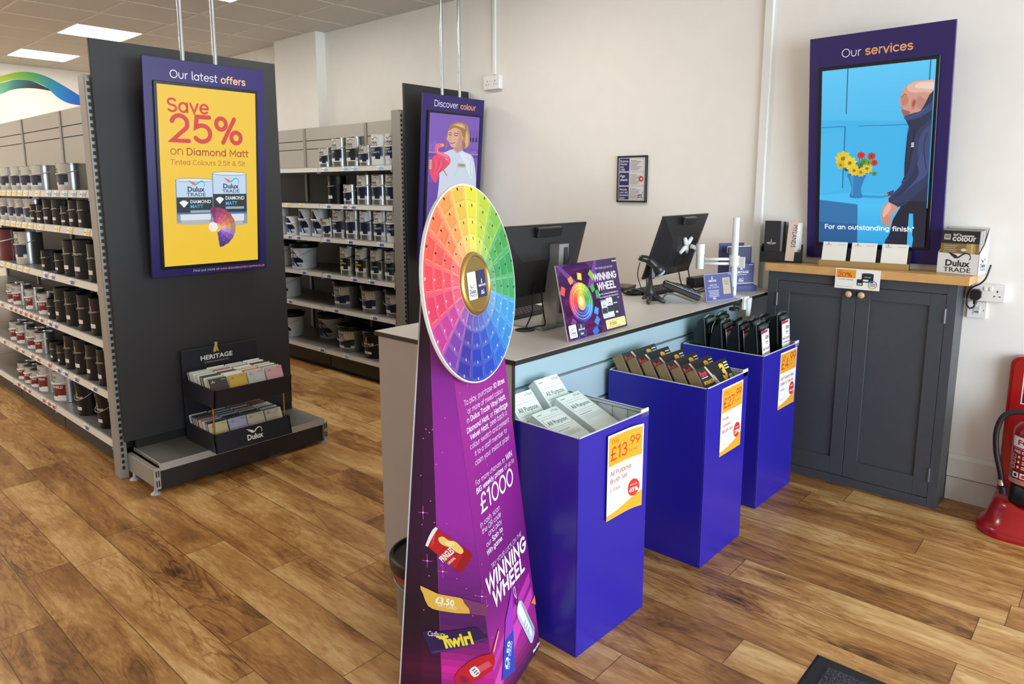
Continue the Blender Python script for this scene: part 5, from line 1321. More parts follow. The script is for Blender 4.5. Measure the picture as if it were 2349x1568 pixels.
for i in range(6):
    mlab = 'front magazine in the white box, brown cover with white lettering' if i == 0 else 'magazine packed behind the front one in the white box'
    q = thing('magazine', mlab, 'magazine', (4.118, .672, ZO), R(-100), 'magazines in the white box')
    T_ = Matrix.Translation((0, .0045 + i * .0165, .0055)) @ Matrix.Rotation(R(-.6), 4, 'X')
    MB().box(-.086, .086, 0, .0130, 0, .212 + .0015 * i, mat(('8c8a84', 'b4b2ae', '9a9894', 'c0beba', '8a8884', 'b0aeaa')[i], .5), T_).build('pages', q)
    if i == 0:
        p = Print(0, rough=.3); p.rect(-.086, .086, 0, .212, '6a5432'); p.rect(-.086, .086, .0, .150, '8a7040'); p.rect(.03, .07, .0, .15, 'b89c5c'); p.rect(.052, .058, .0, .15, 'd8c48c'); p.rect(-.086, .03, .148, .15, '564426')
        p.rect(-.086, .086, .150, .212, '26221f'); p.poly(rrect(-.074, -.044, .166, .194, .004), 'b8b4b0'); p.rect(-.070, -.048, .176, .180, '4a4644'); p.rect(-.070, -.048, .184, .188, '4a4644')
        p.text("let's", -.032, .186, .020, 'f0eeea', wt=.12, width=.036); p.text('colour', -.034, .163, .032, 'f0eeea', wt=.17, width=.102); p.rect(.012, .060, .184, .191, 'd8d6d2')
        for k in range(5): p.rect(-.070, -.01 - .008 * (k % 2), .136 - k * .010, .138 - k * .010, 'e0d8c4')
        p.poly(ell(.02, .118, .012, .007), 'e8e0c8'); p.poly(ell(-.01, .09, .012, .012), 'c8903c')
        o = p.build('cover', q); o.matrix_local = T_
    else:
        p = Print(0); p.rect(-.085, .085, .15, .2115 + .0015 * i, ('c8c4b8', '4a4640', 'b8b4a8')[i % 3]); o = p.build('cover', q); o.matrix_local = T_
# plug and lead
pg = thing('mains_plug', 'black mains plug with lead in the double socket beside the cupboard', 'plug', (XW - .044, .590, 1.122), R(-90))
MB().prism([(-.022, .012), (-.012, .026), (.012, .026), (.024, .012), (.024, -.016), (.012, -.028), (-.012, -.028), (-.024, -.016)], -.036, -.001, mat('121214', .35)).cyl(.009, -.05, -.026, mat('121214', .4), 10, Matrix.Translation((0, -.016, 0))).build('body', pg)
MB().tube(smooth_path([(0, -.016, -.048), (-.004, -.018, -.066), (-.020, -.022, -.072), (-.034, -.024, -.050), (-.034, -.020, .0), (-.022, -.015, .030), (.012, -.012, .054), (.034, -.010, .085), (.048, .0, .15)], 6), .0042, mat('121214', .4), 8).build('lead', pg)

# ------------------------------------------------------------------ fire extinguisher
M_RED = mat((158, 10, 18), .22, coat=.35, vary=.02, scale=8)
fx, fy = 4.03, .262
fe = thing('extinguisher_stand', 'glossy red plastic fire extinguisher stand on the floor at the right edge', 'stand', (fx, fy, 0), R(-90))
# local: -y front towards the room, x towards -Y
b = MB()
def rr_ring(sx, sy, r, cy, z, n=9): return [(x, y, z) for x, y in [(a, c + cy) for a, c in rrect(-sx, sx, -sy, sy, r, n)]]
rings = [rr_ring(.200, .150, .13, -.01, 0), rr_ring(.200, .150, .13, -.01, .030), rr_ring(.188, .140, .12, -.008, .044), rr_ring(.172, .130, .115, 0, .055), rr_ring(.150, .118, .10, .02, .13), rr_ring(.142, .112, .095, .028, .165)]
n_ = len(rings[0])
b.add([p for r_ in rings for p in r_], [(j * n_ + i, j * n_ + (i + 1) % n_, (j + 1) * n_ + (i + 1) % n_, (j + 1) * n_ + i) for j in range(len(rings) - 1) for i in range(n_)] + [tuple((len(rings) - 1) * n_ + i for i in range(n_))], M_RED, True)
b.build('base', fe)
b = MB()
prof = rrect(-.150, .150, .10, .835, .045, 6)
b.prism([(x * (1 if z > .3 else 1 - .04 * (.3 - z)), z) for x, z in prof], .150, .2085, M_RED)
b.prism([(x * .9, .1 + (z - .1) * .985) for x, z in prof], .1420, .1505, M_RED)
bo = b.build('back_panel', fe)
p = Print(.1418, rough=.35); p.rect(-.093, .09, .60, .775, 'e8e6e2'); p.rect(-.088, .085, .652, .770, 'c4242c'); p.rect(-.088, .085, .605, .652, '2a2a2a')
p.line(smooth_path([(-.07, .66), (-.06, .72), (-.02, .74), (.04, .72), (.06, .66)], 4), .008, 'f0eeea'); p.rect(-.055, .02, .61, .74, 'd8dcc8'); p.poly(ell(-.02, .63, .02, .02), 'd8a83a'); p.rect(-.05, .01, .70, .715, '8a9a70')
p.build('instruction_sign', bo)
ex = thing('fire_extinguisher', 'red foam fire extinguisher with a white band, standing in the red stand', 'fire extinguisher', (fx - .022, fy, .166), R(-90))
b = MB().lathe([[(.078, .095), (.092, .105), (.092, .34), (.088, .365), (.070, .392), (.040, .408), (.026, .412)]], M_RED, 40); b.build('cylinder', ex)
MB().lathe([[(0, .0005), (.082, .0005), (.084, .02), (.084, .094), (.076, .096)]], mat('101012', .4), 36).build('boot', ex)
p = Print(0, wrap=.0925, rough=.3, step=.00025)
p.rect(-.100, .100, .285, .335, 'f0ece6'); p.text('FOAM', -.006, .298, .034, 'b8242a', font='b', wt=.03, align='c', width=.13)
p.text('FIRE EXTINGUISHER', 0, .258, .018, 'f0e6e0', font='b', wt=.02, align='c', width=.17); p.rect(-.1, .1, .278, .280, 'e8dcd4')
for i in range(3):
    z = .236 - i * .024
    p.poly(ell(-.055, z + .004, .006, .006, 12), 'f0e6e0'); p.rect(-.04, .09, z + .005, z + .010, 'e8d8d2'); p.rect(-.04, .07, z - .004, z + .001, 'e8d8d2')
    p.rect(-.092, -.068, z - .008, z + .012, 'd8a8a4'); p.rect(-.088, -.072, z - .004, z + .008, '9a1c22')
for i in range(5): p.rect(-.075 + i * .034, -.047 + i * .034, .140, .166, 'f0ece8'); p.poly(ell(-.061 + i * .034, .152, .008, .008, 10), ('2a2a2a', 'c02a2a', '2a2a2a', '2a5aa0', '2a2a2a')[i])
for i in range(4): p.rect(-.092, .092, .112 + i * .006, .115 + i * .006, 'dca8a2')
p.build('label_print', ex)
b = MB().cyl(.020, .41, .440, mat('b8b4ac', .3, .9), 20).box(-.018, .018, -.05, .05, .436, .452, mat('141416', .4), ch=.003)
b.tube([(0, -.05, .452), (0, .03, .480)], .007, mat('141416', .4), 8)
b.build('valve_head', ex)
h_ = MB().tube(smooth_path([(.0, -.02, .436), (-.05, -.035, .450), (-.125, -.05, .425), (-.152, -.055, .345), (-.145, -.055, .24), (-.118, -.05, .13), (-.108, -.045, .07)], 7), .0125, mat('121214', .45), 12)
h_.build('hose', ex)
MB().cyl(.0145, 0, .028, mat('c0bcb4', .3, .9), 16, Matrix.Translation((-.112, -.047, .075)) @ Matrix.Rotation(R(-10), 4, 'Y')).cyl(.016, -.035, 0, M_BLACK, 16, Matrix.Translation((-.106, -.045, .07)) @ Matrix.Rotation(R(-10), 4, 'Y')).build('nozzle', ex)
MB().box(-.035, -.01, -.040, -.026, .436, .456, mat('d8d4cc', .4)).build('hose_ferrule', ex)

# ------------------------------------------------------------------ door mat and bucket on the floor
mt = thing('door_mat', 'dark grey door mat with a black rubber border in the bottom right corner', 'mat', (1.24, .705, 0), 0)
b = MB().hexa([(0, 0, .0005), (1.2, 0, .0005), (1.2, -1.5, .0005), (0, -1.5, .0005)][::-1], [(.012, -.012, .006), (1.188, -.012, .006), (1.188, -1.488, .006), (.012, -1.488, .006)][::-1], mat('16171b', .6))
b.build('rubber_border', mt)
mm = bpy.data.materials.new('ribbed_carpet'); mm.use_nodes = True; nt = mm.node_tree; bs_ = nt.nodes['Principled BSDF']
v_ = nt.nodes.new('ShaderNodeTexVoronoi'); v_.inputs['Scale'].default_value = 190; tc_ = nt.nodes.new('ShaderNodeTexCoord'); nt.links.new(tc_.outputs['Object'], v_.inputs['Vector'])
r_ = nt.nodes.new('ShaderNodeValToRGB'); r_.color_ramp.elements[0].color = rgb((92, 92, 98)); r_.color_ramp.elements[1].color = rgb((30, 31, 36)); r_.color_ramp.elements[1].position = .6
nt.links.new(v_.outputs['Distance'], r_.inputs['Fac']); nt.links.new(r_.outputs['Color'], bs_.inputs['Base Color']); bs_.inputs['Roughness'].default_value = .9
bp_ = nt.nodes.new('ShaderNodeBump'); bp_.inputs['Distance'].default_value = .003; bp_.invert = True; nt.links.new(v_.outputs['Distance'], bp_.inputs['Height']); nt.links.new(bp_.outputs['Normal'], bs_.inputs['Normal'])
MB().box(.055, 1.145, -1.445, -.055, .0062, .010, mm).build('carpet', mt)
bk_ = thing('paint_bucket', 'grey bucket with black lid and red band, on the floor behind the wheel standee', 'bucket', (1.665, 1.915, 0), R(-40))
MB().lathe([[(0, .0005), (.118, .0005)], [(.118, .0005), (.136, .215)]], mat('8e8b86', .35, .4), 40).build('pail', bk_)
MB().lathe([[(.1372, .205), (.139, .235)]], mat('a82a22', .4), 40).build('red_band', bk_)
MB().lathe([[(.144, .228), (.147, .235), (.147, .272), (.142, .280), (.132, .282)], [(.132, .282), (.128, .270)], [(.128, .270), (0, .270)]], mat('161618', .35), 40).build('lid', bk_)
MB().tube([(.14 * math.cos(R(a)), .14 * math.sin(R(a)), .21 - .05 * math.sin(R((a - 200) / 140 * 180))) for a in range(200, 341, 10)], .0028, mat('b0a8a0', .3, .9), 6).build('handle', bk_)
p = Print(0, wrap=.129); p.rect(-.05, .05, .07, .16, '24242a'); p.rect(-.045, .02, .10, .106, 'd0d0d0'); p.rect(-.045, .0, .085, .09, 'd0d0d0'); p.build('label_print', bk_)

# ------------------------------------------------------------------ blue dump bins
M_BLUE = mat((36, 28, 150), .30, vary=.03, scale=6, bump=.03)
M_BINW = mat((214, 216, 216), .55)
M_WIRE = mat((120, 122, 122), .35, .8)
def dump_bin(label, x0, x1, y0, y1, h, rz):
    t = thing('dump_bin', label, 'bin', ((x0 + x1) / 2, y0, 0), rz)
    w, d = (x1 - x0) / 2, y1 - y0; th = .006
    out = MB(); inn = MB()
    for (a, b, c, e) in ((-w, w, 0, th), (-w, w, d - th, d), (-w, -w + th, th, d - th), (w - th, w, th, d - th)):
        out.box(a, b, c, e, 0, h, M_BLUE, ch=.0015)
    out.box(-w + th, w - th, th, d - th, .30, .306, M_BLUE)
    body = out.build('panels', t)
    i2 = th + .0006
    inn.box(-w + th, w - th, th, i2 + .002, .31, h - .004, M_BINW).box(-w + th, w - th, d - i2 - .002, d - th, .31, h - .004, M_BINW)
    inn.box(-w + th, -w + i2 + .002, th, d - th, .31, h - .004, M_BINW).box(w - i2 - .002, w - th, th, d - th, .31, h - .004, M_BINW)
    # pale cut edge along the rim
    for (a, b, c, e) in ((-w, w, 0, th), (-w, w, d - th, d), (-w, -w + th, 0, d), (w - th, w, 0, d)): inn.box(a + .0003, b - .0003, c + .0003, e - .0003, h - .003, h + .0015, M_BINW)
    inn.build('lining', t)
    for sx in (-1, 1):
        MB().box(sx * w - (0.05 if sx > 0 else 0), sx * w + (0 if sx > 0 else .05), .0, th, h - .02, h + .012 if sx > 0 else h + .0015, M_BINW, ch=.001).build('corner_tab', t) if sx > 0 else None
    wr = MB(); k = .0014; e = .014
    for z in (h - .012, h - .07, h - .13):
        wr.tube([(-w + e, e, z), (w - e, e, z), (w - e, d - e, z), (-w + e, d - e, z)], k, M_WIRE, 5, closed=True)
    n = 6
    for i in range(n + 1):
        f = i / n
        for p in ((-w + e + (2 * w - 2 * e) * f, e), (-w + e + (2 * w - 2 * e) * f, d - e), (-w + e, e + (d - 2 * e) * f), (w - e, e + (d - 2 * e) * f)):
            wr.tube([(p[0], p[1], h - .14), (p[0], p[1], h - .010)], k, M_WIRE, 5)
    wr.build('wire_basket', t)
    return t
def poster(label, loc, rz, w, h, price, pence, lines, small, badge, curl=0.0):
    t = thing('price_poster', label, 'poster', loc, rz, 'price posters on the blue bins')
    n = 12
    def by(x): return -.0008 - curl * max(0, (x / w + .5 - .55) / .45) ** 2
    b = MB(); vs = []; fs = []
    for i in range(n + 1):
        x = -w / 2 + w * i / n; vs += [(x, by(x), 0), (x, by(x), h)]
    for i in range(n): fs.append((2 * i, 2 * i + 2, 2 * i + 3, 2 * i + 1))
    b.add(vs, fs, mat('eceae8', .3)); b.add([(x, y + .0006, z) for x, y, z in vs], [f[::-1] for f in fs], mat('e0dedc', .5)); b.build('sheet', t)
    p = Print(0, rough=.28); p.cols = 16 if curl else 0; W2 = w / 2; s = w / .21
    zo = h * .635
    p.rect(-W2 + .006, W2 - .006, zo, h - .008, 'e0a02a'); 
    n_ = 16; xs_ = [-W2 + .001 + (w - .002) * k / n_ for k in range(n_ + 1)]; ev = [.020 * s + .046 * s * ((x + W2) / w) ** 2 for x in xs_]
    p.put([([(x, .001) for x in xs_] + list(zip(xs_, ev)), [(k, k + 1, n_ + 2 + k, n_ + 1 + k) for k in range(n_)])], 'e2a42c')
    p.text('Only', -W2 + .022, h - .034, .021 * s, 'b84a26', wt=.08); wd = .105 * s * (len(price) / 3) ** .5
    p.text(price, -W2 + .018, zo + .022, .075 * s, 'd2402a', wt=.1, width=wd); p.text(pence, -W2 + .024 + wd, zo + .052, .040 * s, 'c83c28', wt=.1, width=W2 * 2 - .040 - wd)
    p.text('ex VAT', -W2 + .030 + wd, zo + .026, .018, 'b06a2c', wt=.07, width=.045)
    for i, q in enumerate(lines): p.text(q, -W2 + .018, zo - .038 - i * .029, .026, 'b0452a', wt=.075, width=min(len(q) * .0118, w - .05))
    p.text(small, -W2 + .018, zo - .042 - len(lines) * .029, .020, 'b87850', wt=.07)
    p.text('inc VAT', -W2 + .016, .046 * s, .012, 'a8a09a', wt=.07)
    p.poly(ell(W2 - .046 * s, .084 * s, .031 * s, .034 * s), 'd0322c'); p.text(badge[0], W2 - .046 * s, .094 * s, .012 * s, 'f6e8e4', wt=.12, align='c', width=.036 * s); p.text(badge[1], W2 - .046 * s, .068 * s, .026 * s, 'f6eeea', wt=.14, align='c', width=.048 * s)
    # the print follows the sheet
    p.b.v = [(x, y + by(x) - .0002, z) for x, y, z in p.b.v]
    p.build('print', t)
b1 = dump_bin('blue cardboard dump bin nearest the wheel standee, full of white brush boxes', 1.847, 2.277, 1.335, 1.795, .815, R(-1.6))
b2 = dump_bin('middle blue cardboard dump bin, holding kraft and black brush boxes', 2.690, 3.098, 1.292, 1.79, .815, 0)
b3 = dump_bin('blue cardboard dump bin nearest the dark cupboard, full of black roller packs', 3.420, 3.880, 1.345, 1.80, .815, R(-1.0))
poster('price poster on the bin of white brush boxes, its right edge curling off', (2.108, 1.327, .462), R(-1.6), .208, .322, '£13', '.99', ('All Purpose', 'Brush Set'), '6 Pack', ('SAVE OVER', '45%'), .014)
poster('price poster on the middle bin of kraft and black boxes', (2.936, 1.2905, .474), 0, .215, .312, '£27', '.99', ('Purdy', 'Monspec3', 'Brush Set'), '-', ('SAVE OVER', '25%'))
poster('price poster on the bin of roller packs, beside the dark cupboard', (3.742, 1.342, .484), R(-1.0), .222, .310, '£4', '.99', ('Ice Fusion Mini', 'Roller & Tray Kit'), '4 inch', ('GREAT', 'VALUE'))

# white brush boxes leaning in the first bin
M_WBOX = mat((226, 228, 226), .45)
def brush_box(label, loc, tilt, rz=0.0, W=.148, H=.255, th=.045):
    t = thing('brush_box', label, 'box', loc, rz, 'white brush boxes in the first bin', -tilt)
    MB().box(-W / 2, W / 2, 0, th, -H, 0, M_WBOX, ch=.0015).build('carton', t)
    p = Print(0, rough=.4)
    p.text('6 Pack', W / 2 - .008, -.022, .018, '50504e', font='f', align='r', width=.044); p.rect(-W / 2 + .012, -W / 2 + .040, -.020, -.017, '6a6a68'); p.rect(-W / 2 + .006, W / 2 - .004, -.0345, -.0335, '8a8a88')
    p.line(rrect(-W / 2 + .010, W / 2 - .008, -.098, -.046, .005) + [rrect(-W / 2 + .010, W / 2 - .008, -.098, -.046, .005)[0]], .0012, '8a8a88')
    p.text('All Purpose', 0, -.082, .030, '3a3a3a', font='f', align='c', width=W * .76); p.rect(-W / 2 + .012, W / 2 - .010, -.109, -.108, '9a9a98')
    p.rect(-W / 2 + .014, .018, -.122, -.1195, '7a7a78')
    for i in range(4): p.rect(-W / 2 + .014, W / 2 - .012 - .012 * (i % 2), -.1335 - i * .0065, -.132 - i * .0065, 'b2b2b0')
    p.build('print', t)
brush_box('white brush box at the back left of the first bin, half hidden by the standee', (1.992, 1.740, .866), R(43), 0, .148, .20)
brush_box('white brush box at the back right of the first bin, highest of the four', (2.180, 1.757, .888), R(43), 0, .148, .20)
brush_box('white brush box at the front left of the first bin', (2.010, 1.628, .816), R(67))
brush_box('white brush box at the front right of the first bin', (2.186, 1.652, .834), R(67))
# kraft and black boxes in a row in the second bin
M_KRAFT = mat((146, 118, 82), .7, vary=.05, scale=50)
def kraft_box(label, loc, tilt):
    W, H, th = .300, .165, .054
    t = thing('brush_set_box', label, 'box', loc, 0, 'kraft and black brush boxes in the middle bin', -tilt)
    MB().box(-W / 2, W / 2, 0.0006, th, -H, 0, M_KRAFT, ch=.001).build('carton', t)
    p = Print(0.0006, rough=.35)
    p.rect(-W / 2 + .002, W / 2, -H, 0, '17171a')
    p.text('Purdy', -W / 2 + .018, -.042, .036, 'd8343c', font='b', wt=.03, width=.062); p.rect(-W / 2 + .020, -W / 2 + .078, -.050, -.047, 'e8e4e0')
    p.text('MONARCH', -W / 2 + .022, -.080, .024, 'e6b83c', font='b', wt=.03, width=.088); p.text('ELITE', -W / 2 + .024, -.110, .024, 'e6b83c', font='b', wt=.03, width=.044)
    for i in range(2): p.rect(-W / 2 + .024, -W / 2 + .115 - .01 * i, -.131 - i * .012, -.126 - i * .012, 'd8d4ce')
    p.poly([(-.072, -.004), (-.058, -.004), (-.030, -.050), (-.022, -.056), (.018, -.120), (.014, -.135), (-.008, -.138), (-.040, -.072), (-.044, -.058)], 'cfb09c')
    p.poly([(-.030, -.050), (-.018, -.052), (.018, -.112), (.014, -.128), (-.006, -.128), (-.040, -.068)], '9a9a9c'); p.poly([(-.026, -.062), (-.020, -.060), (.008, -.112), (.0, -.116)], 'd8d8d8')
    p.text('3', .052, -.088, .098, 'e6b83c', font='b', wt=.05, width=.050)
    for i in range(3): p.rect(.104, .142, -.022 - i * .013, -.016 - i * .013, 'dcd8d2')
    p.text('BRUSH', .048, -.110, .022, 'e6b83c', font='b', wt=.03, width=.05); p.text('PACK', .054, -.134, .022, 'e6b83c', font='b', wt=.03, width=.04)
    p.rect(.108, .140, -.112, -.076, 'd8dce4')
    for i in range(7): p.rect(.112 + i * .0038, .1135 + i * .0038, -.110, -.080, '404048')
    p.build('face_print', t)
ordk = ('front', 'second from the front', 'third from the front', 'fourth from the front', 'fifth from the front', 'rearmost')
for i in range(6):
    f = i / 5
    kraft_box('kraft and black brush box in the middle bin, ' + ordk[i] + ' of the row', (2.925 - .066 * f, 1.396 + .341 * f, .866 + .028 * f), R(30))
# roller and tray packs in the third bin
M_TRAY = mat((24, 27, 27), .22)
M_FILM = mat((70, 78, 80), .08, spec=.8)
def roller_pack(label, loc, rz, tilt, show=True, H=.25, W=.124):
    t = thing('roller_pack', label, 'roller pack', loc, rz, 'black roller packs in the third bin', -tilt)
    b = MB(); w = W / 2
    # deep moulded tray on end: its open side to the front, the rounded well behind
    prof = smooth_path([(.004, -H), (.062, -H + .01), (.072, -.16), (.066, -.075), (.046, -.040), (.036, -.012), (.004, 0)], 5)
    T_ = Matrix.Rotation(R(90), 4, 'Z') @ Matrix.Scale(-1, 4, (0, 1, 0))
    for x0, x1 in ((-w, -w + .004), (w - .004, w)): b.prism(prof, x0, x1, M_TRAY, T_)
    for (y0, z0), (y1, z1) in zip(prof, prof[1:]):
        b.add([(-w, y0, z0), (w, y0, z0), (w, y1, z1), (-w, y1, z1)], [(0, 1, 2, 3), (3, 2, 1, 0)], M_TRAY, True)
    b.box(-w - .004, w + .004, .001, .006, -H, .003, M_TRAY, ch=.001)
    b.build('tray', t)
    MB().tube([(-w + .010, -.008, -.016), (w - .010, -.008, -.016)], .0125, mat('3a4442', .6), 12).tube(smooth_path([(w - .010, -.008, -.016), (w - .002, -.006, -.03), (w * .4, -.006, -.05), (.0, -.006, -.09)], 4), .0032, mat('b8bcbc', .3, .9), 6).build('roller', t)
    b = MB(); b.tube(smooth_path([(-w - .004, .002, .004), (-w * .4, -.006, .016), (w * .3, .010, .010), (w + .004, .002, .006)], 4), [.004, .006, .009, .006, .005, .008, .007, .006, .006, .008, .006, .005, .004], M_FILM, 7)
    b.tube(smooth_path([(w + .004, .004, .006), (w + .002, .04, -.012), (w + .001, .070, -.09)], 4), .0022, M_FILM, 6)
    b.build('film_wrap', t)
    if show:
        b = MB().box(-w + .004, w - .014, -.0215, -.020, -.24, -.030, mat('eef0f2', .2)); lb = b.build('label_card', t)
        p = Print(-.0215, rough=.2)
        p.poly([(-w + .004, -.034), (-w + .012, -.028), (.01, -.034), (.03, -.030), (.03, -.044), (-w + .004, -.048)], 'b83a44')
        p.text('ice', .014, -.078, .036, '2c2c30', wt=.13, align='c', width=.040); p.text('fusion', .010, -.098, .015, '3a3a40', wt=.12, align='c', width=.034); p.rect(-.010, .03, -.106, -.104, 'c84a54')
        p.text('Ice', -.052, -.134, .024, '3a3a3e', wt=.1, width=.028); p.text('Fusion', -.020, -.134, .024, 'c8404c', wt=.1, width=.062); p.text('4in MINI ROLLER KIT', -.004, -.152, .011, '2e2e32', wt=.16, align='c', width=.088)
        for i in range(4): p.rect(-.018, .016 - .004 * (i % 2), -.176 - i * .009, -.173 - i * .009, '9a9aa0')
        p.rect(-.024, .03, -.222, -.219, 'c8606a')
        p.build('label_print', lb)
RP = [((3.515, 1.412, .962), 3, 6, True, 'labelled roller pack at the left of the front row in the third bin'),
      ((3.792, 1.410, .975), 0, 4, True, 'tall labelled roller pack in the front right corner of the third bin'),
      ((3.515, 1.507, .950), 3, 6, True, 'labelled roller pack directly behind the front left one'),
      ((3.515, 1.602, .946), 3, 6, True, 'labelled roller pack third back in the left file of the bin'),
      ((3.515, 1.698, .962), 3, 6, False, 'unlabelled roller pack at the back left of the third bin, against the slats'),
      ((3.653, 1.504, .952), 3, 6, False, 'unlabelled roller pack just behind the gap in the front row'),
      ((3.653, 1.596, .940), 3, 6, False, 'unlabelled roller pack second back in the right file of the bin'),
      ((3.653, 1.688, .960), 3, 6, False, 'unlabelled roller pack at the back right of the third bin'),
      ((3.792, 1.506, .955), 0, 5, False, 'unlabelled roller pack behind the tall one by the cupboard')]
for loc, rz, tl, sh, lab in RP: roller_pack(lab, loc, R(rz), R(tl), sh)

# ------------------------------------------------------------------ paint card display on the low base shelf
cdp = thing('card_display', 'navy black two-tier display of paint sample cards on the low base shelf', 'card display', (1.715, 3.735, .1725), 0)
M_NAVY = mat((24, 26, 36), .45, vary=.06, scale=70, bump=.08)
M_MDF = mat((172, 132, 84), .6)
Wd = .472
b = MB().box(0, Wd, .385, .397, 0, .535, M_NAVY, ch=.001); b.build('back_board', cdp)
def tray(z, y0, h, lean):
    b = MB()
    b.hexa([(0, y0 + .012, z), (Wd, y0 + .012, z), (Wd, y0 + .022, z), (0, y0 + .022, z)], [(0, y0 + .012 - lean, z + h), (Wd, y0 + .012 - lean, z + h), (Wd, y0 + .022 - lean, z + h), (0, y0 + .022 - lean, z + h)], M_NAVY)
    for x in (0, Wd - .009):
        b.hexa([(x, y0 + .012, z), (x + .009, y0 + .012, z), (x + .009, .384, z), (x, .384, z)], [(x, y0 + .012 - lean, z + h), (x + .009, y0 + .012 - lean, z + h), (x + .009, .384, z + h), (x, .384, z + h)], M_NAVY)
    b.box(.009, Wd - .009, y0 + .02, .384, z + .001, z + .012, M_MDF)
    return b.build('tray', cdp)
t1 = tray(.0008, 0, .105, -.020); t2 = tray(.265, -.005, .105, .020)
for x, y in ((.014, .055), (Wd - .020, .055)):
    MB().cyl(.0045, .012, .268, mat('b08e5e', .3, .8), 12, Matrix.Translation((x, y, 0))).build('brass_rod', cdp)
p = Print(.385); crest(p, .21, .460, .20, 'f0eee8', 'c2a264', False); p.text('DURABLE LUXURY SINCE 1932', .21, .440, .011, 'c8c4bc', font='f', align='c', width=.15); p.build('crest_print', cdp)
p = Print(0); p.text('Dulux', .236, .030, .044, 'f0ece4', font='b', wt=.03, align='c', width=.10); flourish(p, .182, .062, .105, 'f0ece4')
o = p.build('logo_print', t1); o.matrix_local = Matrix.Translation((0, .0118, 0)) @ Matrix.Rotation(R(-10.8), 4, 'X')
pal_top = ['e9e6dc', 'd6dad8', 'cfc6b4', '3a3430', 'e4e0d2', 'b9c8b6', '8fae98', 'a65a48', 'e8e4da', 'c9d3d8', '5a544e', 'dcd4c0', 'a9bcc4', 'e0e4e2', '7d8f86', '4b4640', 'd9cba8', 'ccb9a4']
pal_bot = ['d8dce4', 'b8bccb', '7d7a94', '5e3a44', 'c9ccd4', '4f5a5a', '8a9690', '28324e', 'e2dfd2', 'a88470', '30343a', 'd0c8b8', '6c6478', 'b4bcc0', '3f4a48', '8c4a40']
front_top = ['3b3230', 'c0a03a', 'b8b8b2', 'cf9ca0']; front_bot = ['dccf98', 'b8bad4', 'd8cfae', 'd2cab0']
colname = ('left column', 'second column', 'third column', 'right column')
CARD = {}
def card_mesh(c):
    if c not in CARD:
        b = MB().box(-.053, .053, 0, .0016, 0, .140, mat(c, .5)).box(-.053, .053, .0016, .0120, .0015, .1380, mat('d9d6ce', .6))
        CARD[c] = b.mesh('sample_card')
    return CARD[c]
CP = {}
def card(c, dark, x, y, z, label, front):
    t = bpy.data.objects.new('sample_card', card_mesh(c)); COL.objects.link(t)
    t.location = (1.715 + x, 3.735 + y, .1725 + z); t.rotation_euler = (R(-24), 0, 0)
    tag(t, label, 'card', 'paint sample cards')
    if front:
        p = Print(0); ink = 'e8e0d4' if dark else '5a5650'
        p.text('HERITAGE', -.030, .116, .008, ink, font='b', wt=.02, align='c', width=.022); hound(p, -.030, .122, .009, ink); p.rect(.018, .044, .128, .130, ink)
        p.build('card_print', t)
names = {'3b3230': 'brown black', 'c0a03a': 'mustard yellow', 'b8b8b2': 'light grey', 'cf9ca0': 'dusty pink', 'dccf98': 'pale yellow', 'b8bad4': 'lavender', 'd8cfae': 'cream', 'd2cab0': 'pale buff'}
for tr, (zb, y0, fr, pal, nm) in enumerate(((.265 + .0195, .028, front_top, pal_top, 'upper'), (.0205, .062, front_bot, pal_bot, 'lower'))):
    for cx in range(4):
        x = .064 + cx * .1145
        for k in range(11):
            c = fr[cx] if k == 0 else pal[(k * 5 + cx * 7 + (k * k) % 3 + tr) % len(pal)]
            lab = f'{names[c]} sample card at the front of the {colname[cx]}, {nm} tray' if k == 0 else f'sample card packed behind the {names[fr[cx]]} front card in the {nm} tray'
            card(c, c in ('3b3230',), x + random.uniform(-.001, .001), y0 + k * (.0262 if tr == 0 else .0245), zb + random.uniform(0, .004) + (.004 if tr == 0 else 0), lab, k == 0)

# ------------------------------------------------------------------ paint tins and buckets on the two racks
M_TIN = mat((176, 178, 178), .26, .85, vary=.03, scale=30)
M_TIND = mat((120, 122, 124), .3, .85)
M_TBLK = mat((7, 7, 9), .42, spec=.35)
M_TWHT = mat((216, 220, 222), .35)
M_TGRY = mat((128, 128, 128), .35, .45)
M_TMAR = mat((92, 22, 26), .3)
SPEC = {  # kind: (body, label style, handle colour, words)
 'silver': ('tin', 'navy', 'b0b0ae'), 'diamond': ('tin', 'black', 'b0b0ae'), 'vinyl': ('tin', 'vinyl', 'b0b0ae'), 'vinylwhite': ('tin', 'vinylw', '18181a'), 'durable': ('white', 'durable', 'dcdcda'), 'durabledark': ('tin', 'durable', '9a9a98'),
 'eggshell': ('tin', 'eggshell', '18181a'), 'sheen': ('tin', 'sheen', '18181a'), 'black': ('black', 'dog', '141416'), 'red': ('tin', 'red', 'e0dedc'), 'maroon': ('maroon', None, 'e0dedc'), 'white': ('white', 'stead', 'e6e6e6'),
 'bucket_black': ('black', 'dog', 'a8a8a8'), 'bucket_white': ('white', 'stead', '9a9a9c'), 'bucket_grey': ('grey', 'vinyl', 'a8a8a8'), 'bucket_grey2': ('grey', 'black', 'a8a8a8')}
BODY = {'tin': M_TIN, 'white': M_TWHT, 'black': M_TBLK, 'grey': M_TGRY, 'maroon': M_TMAR}
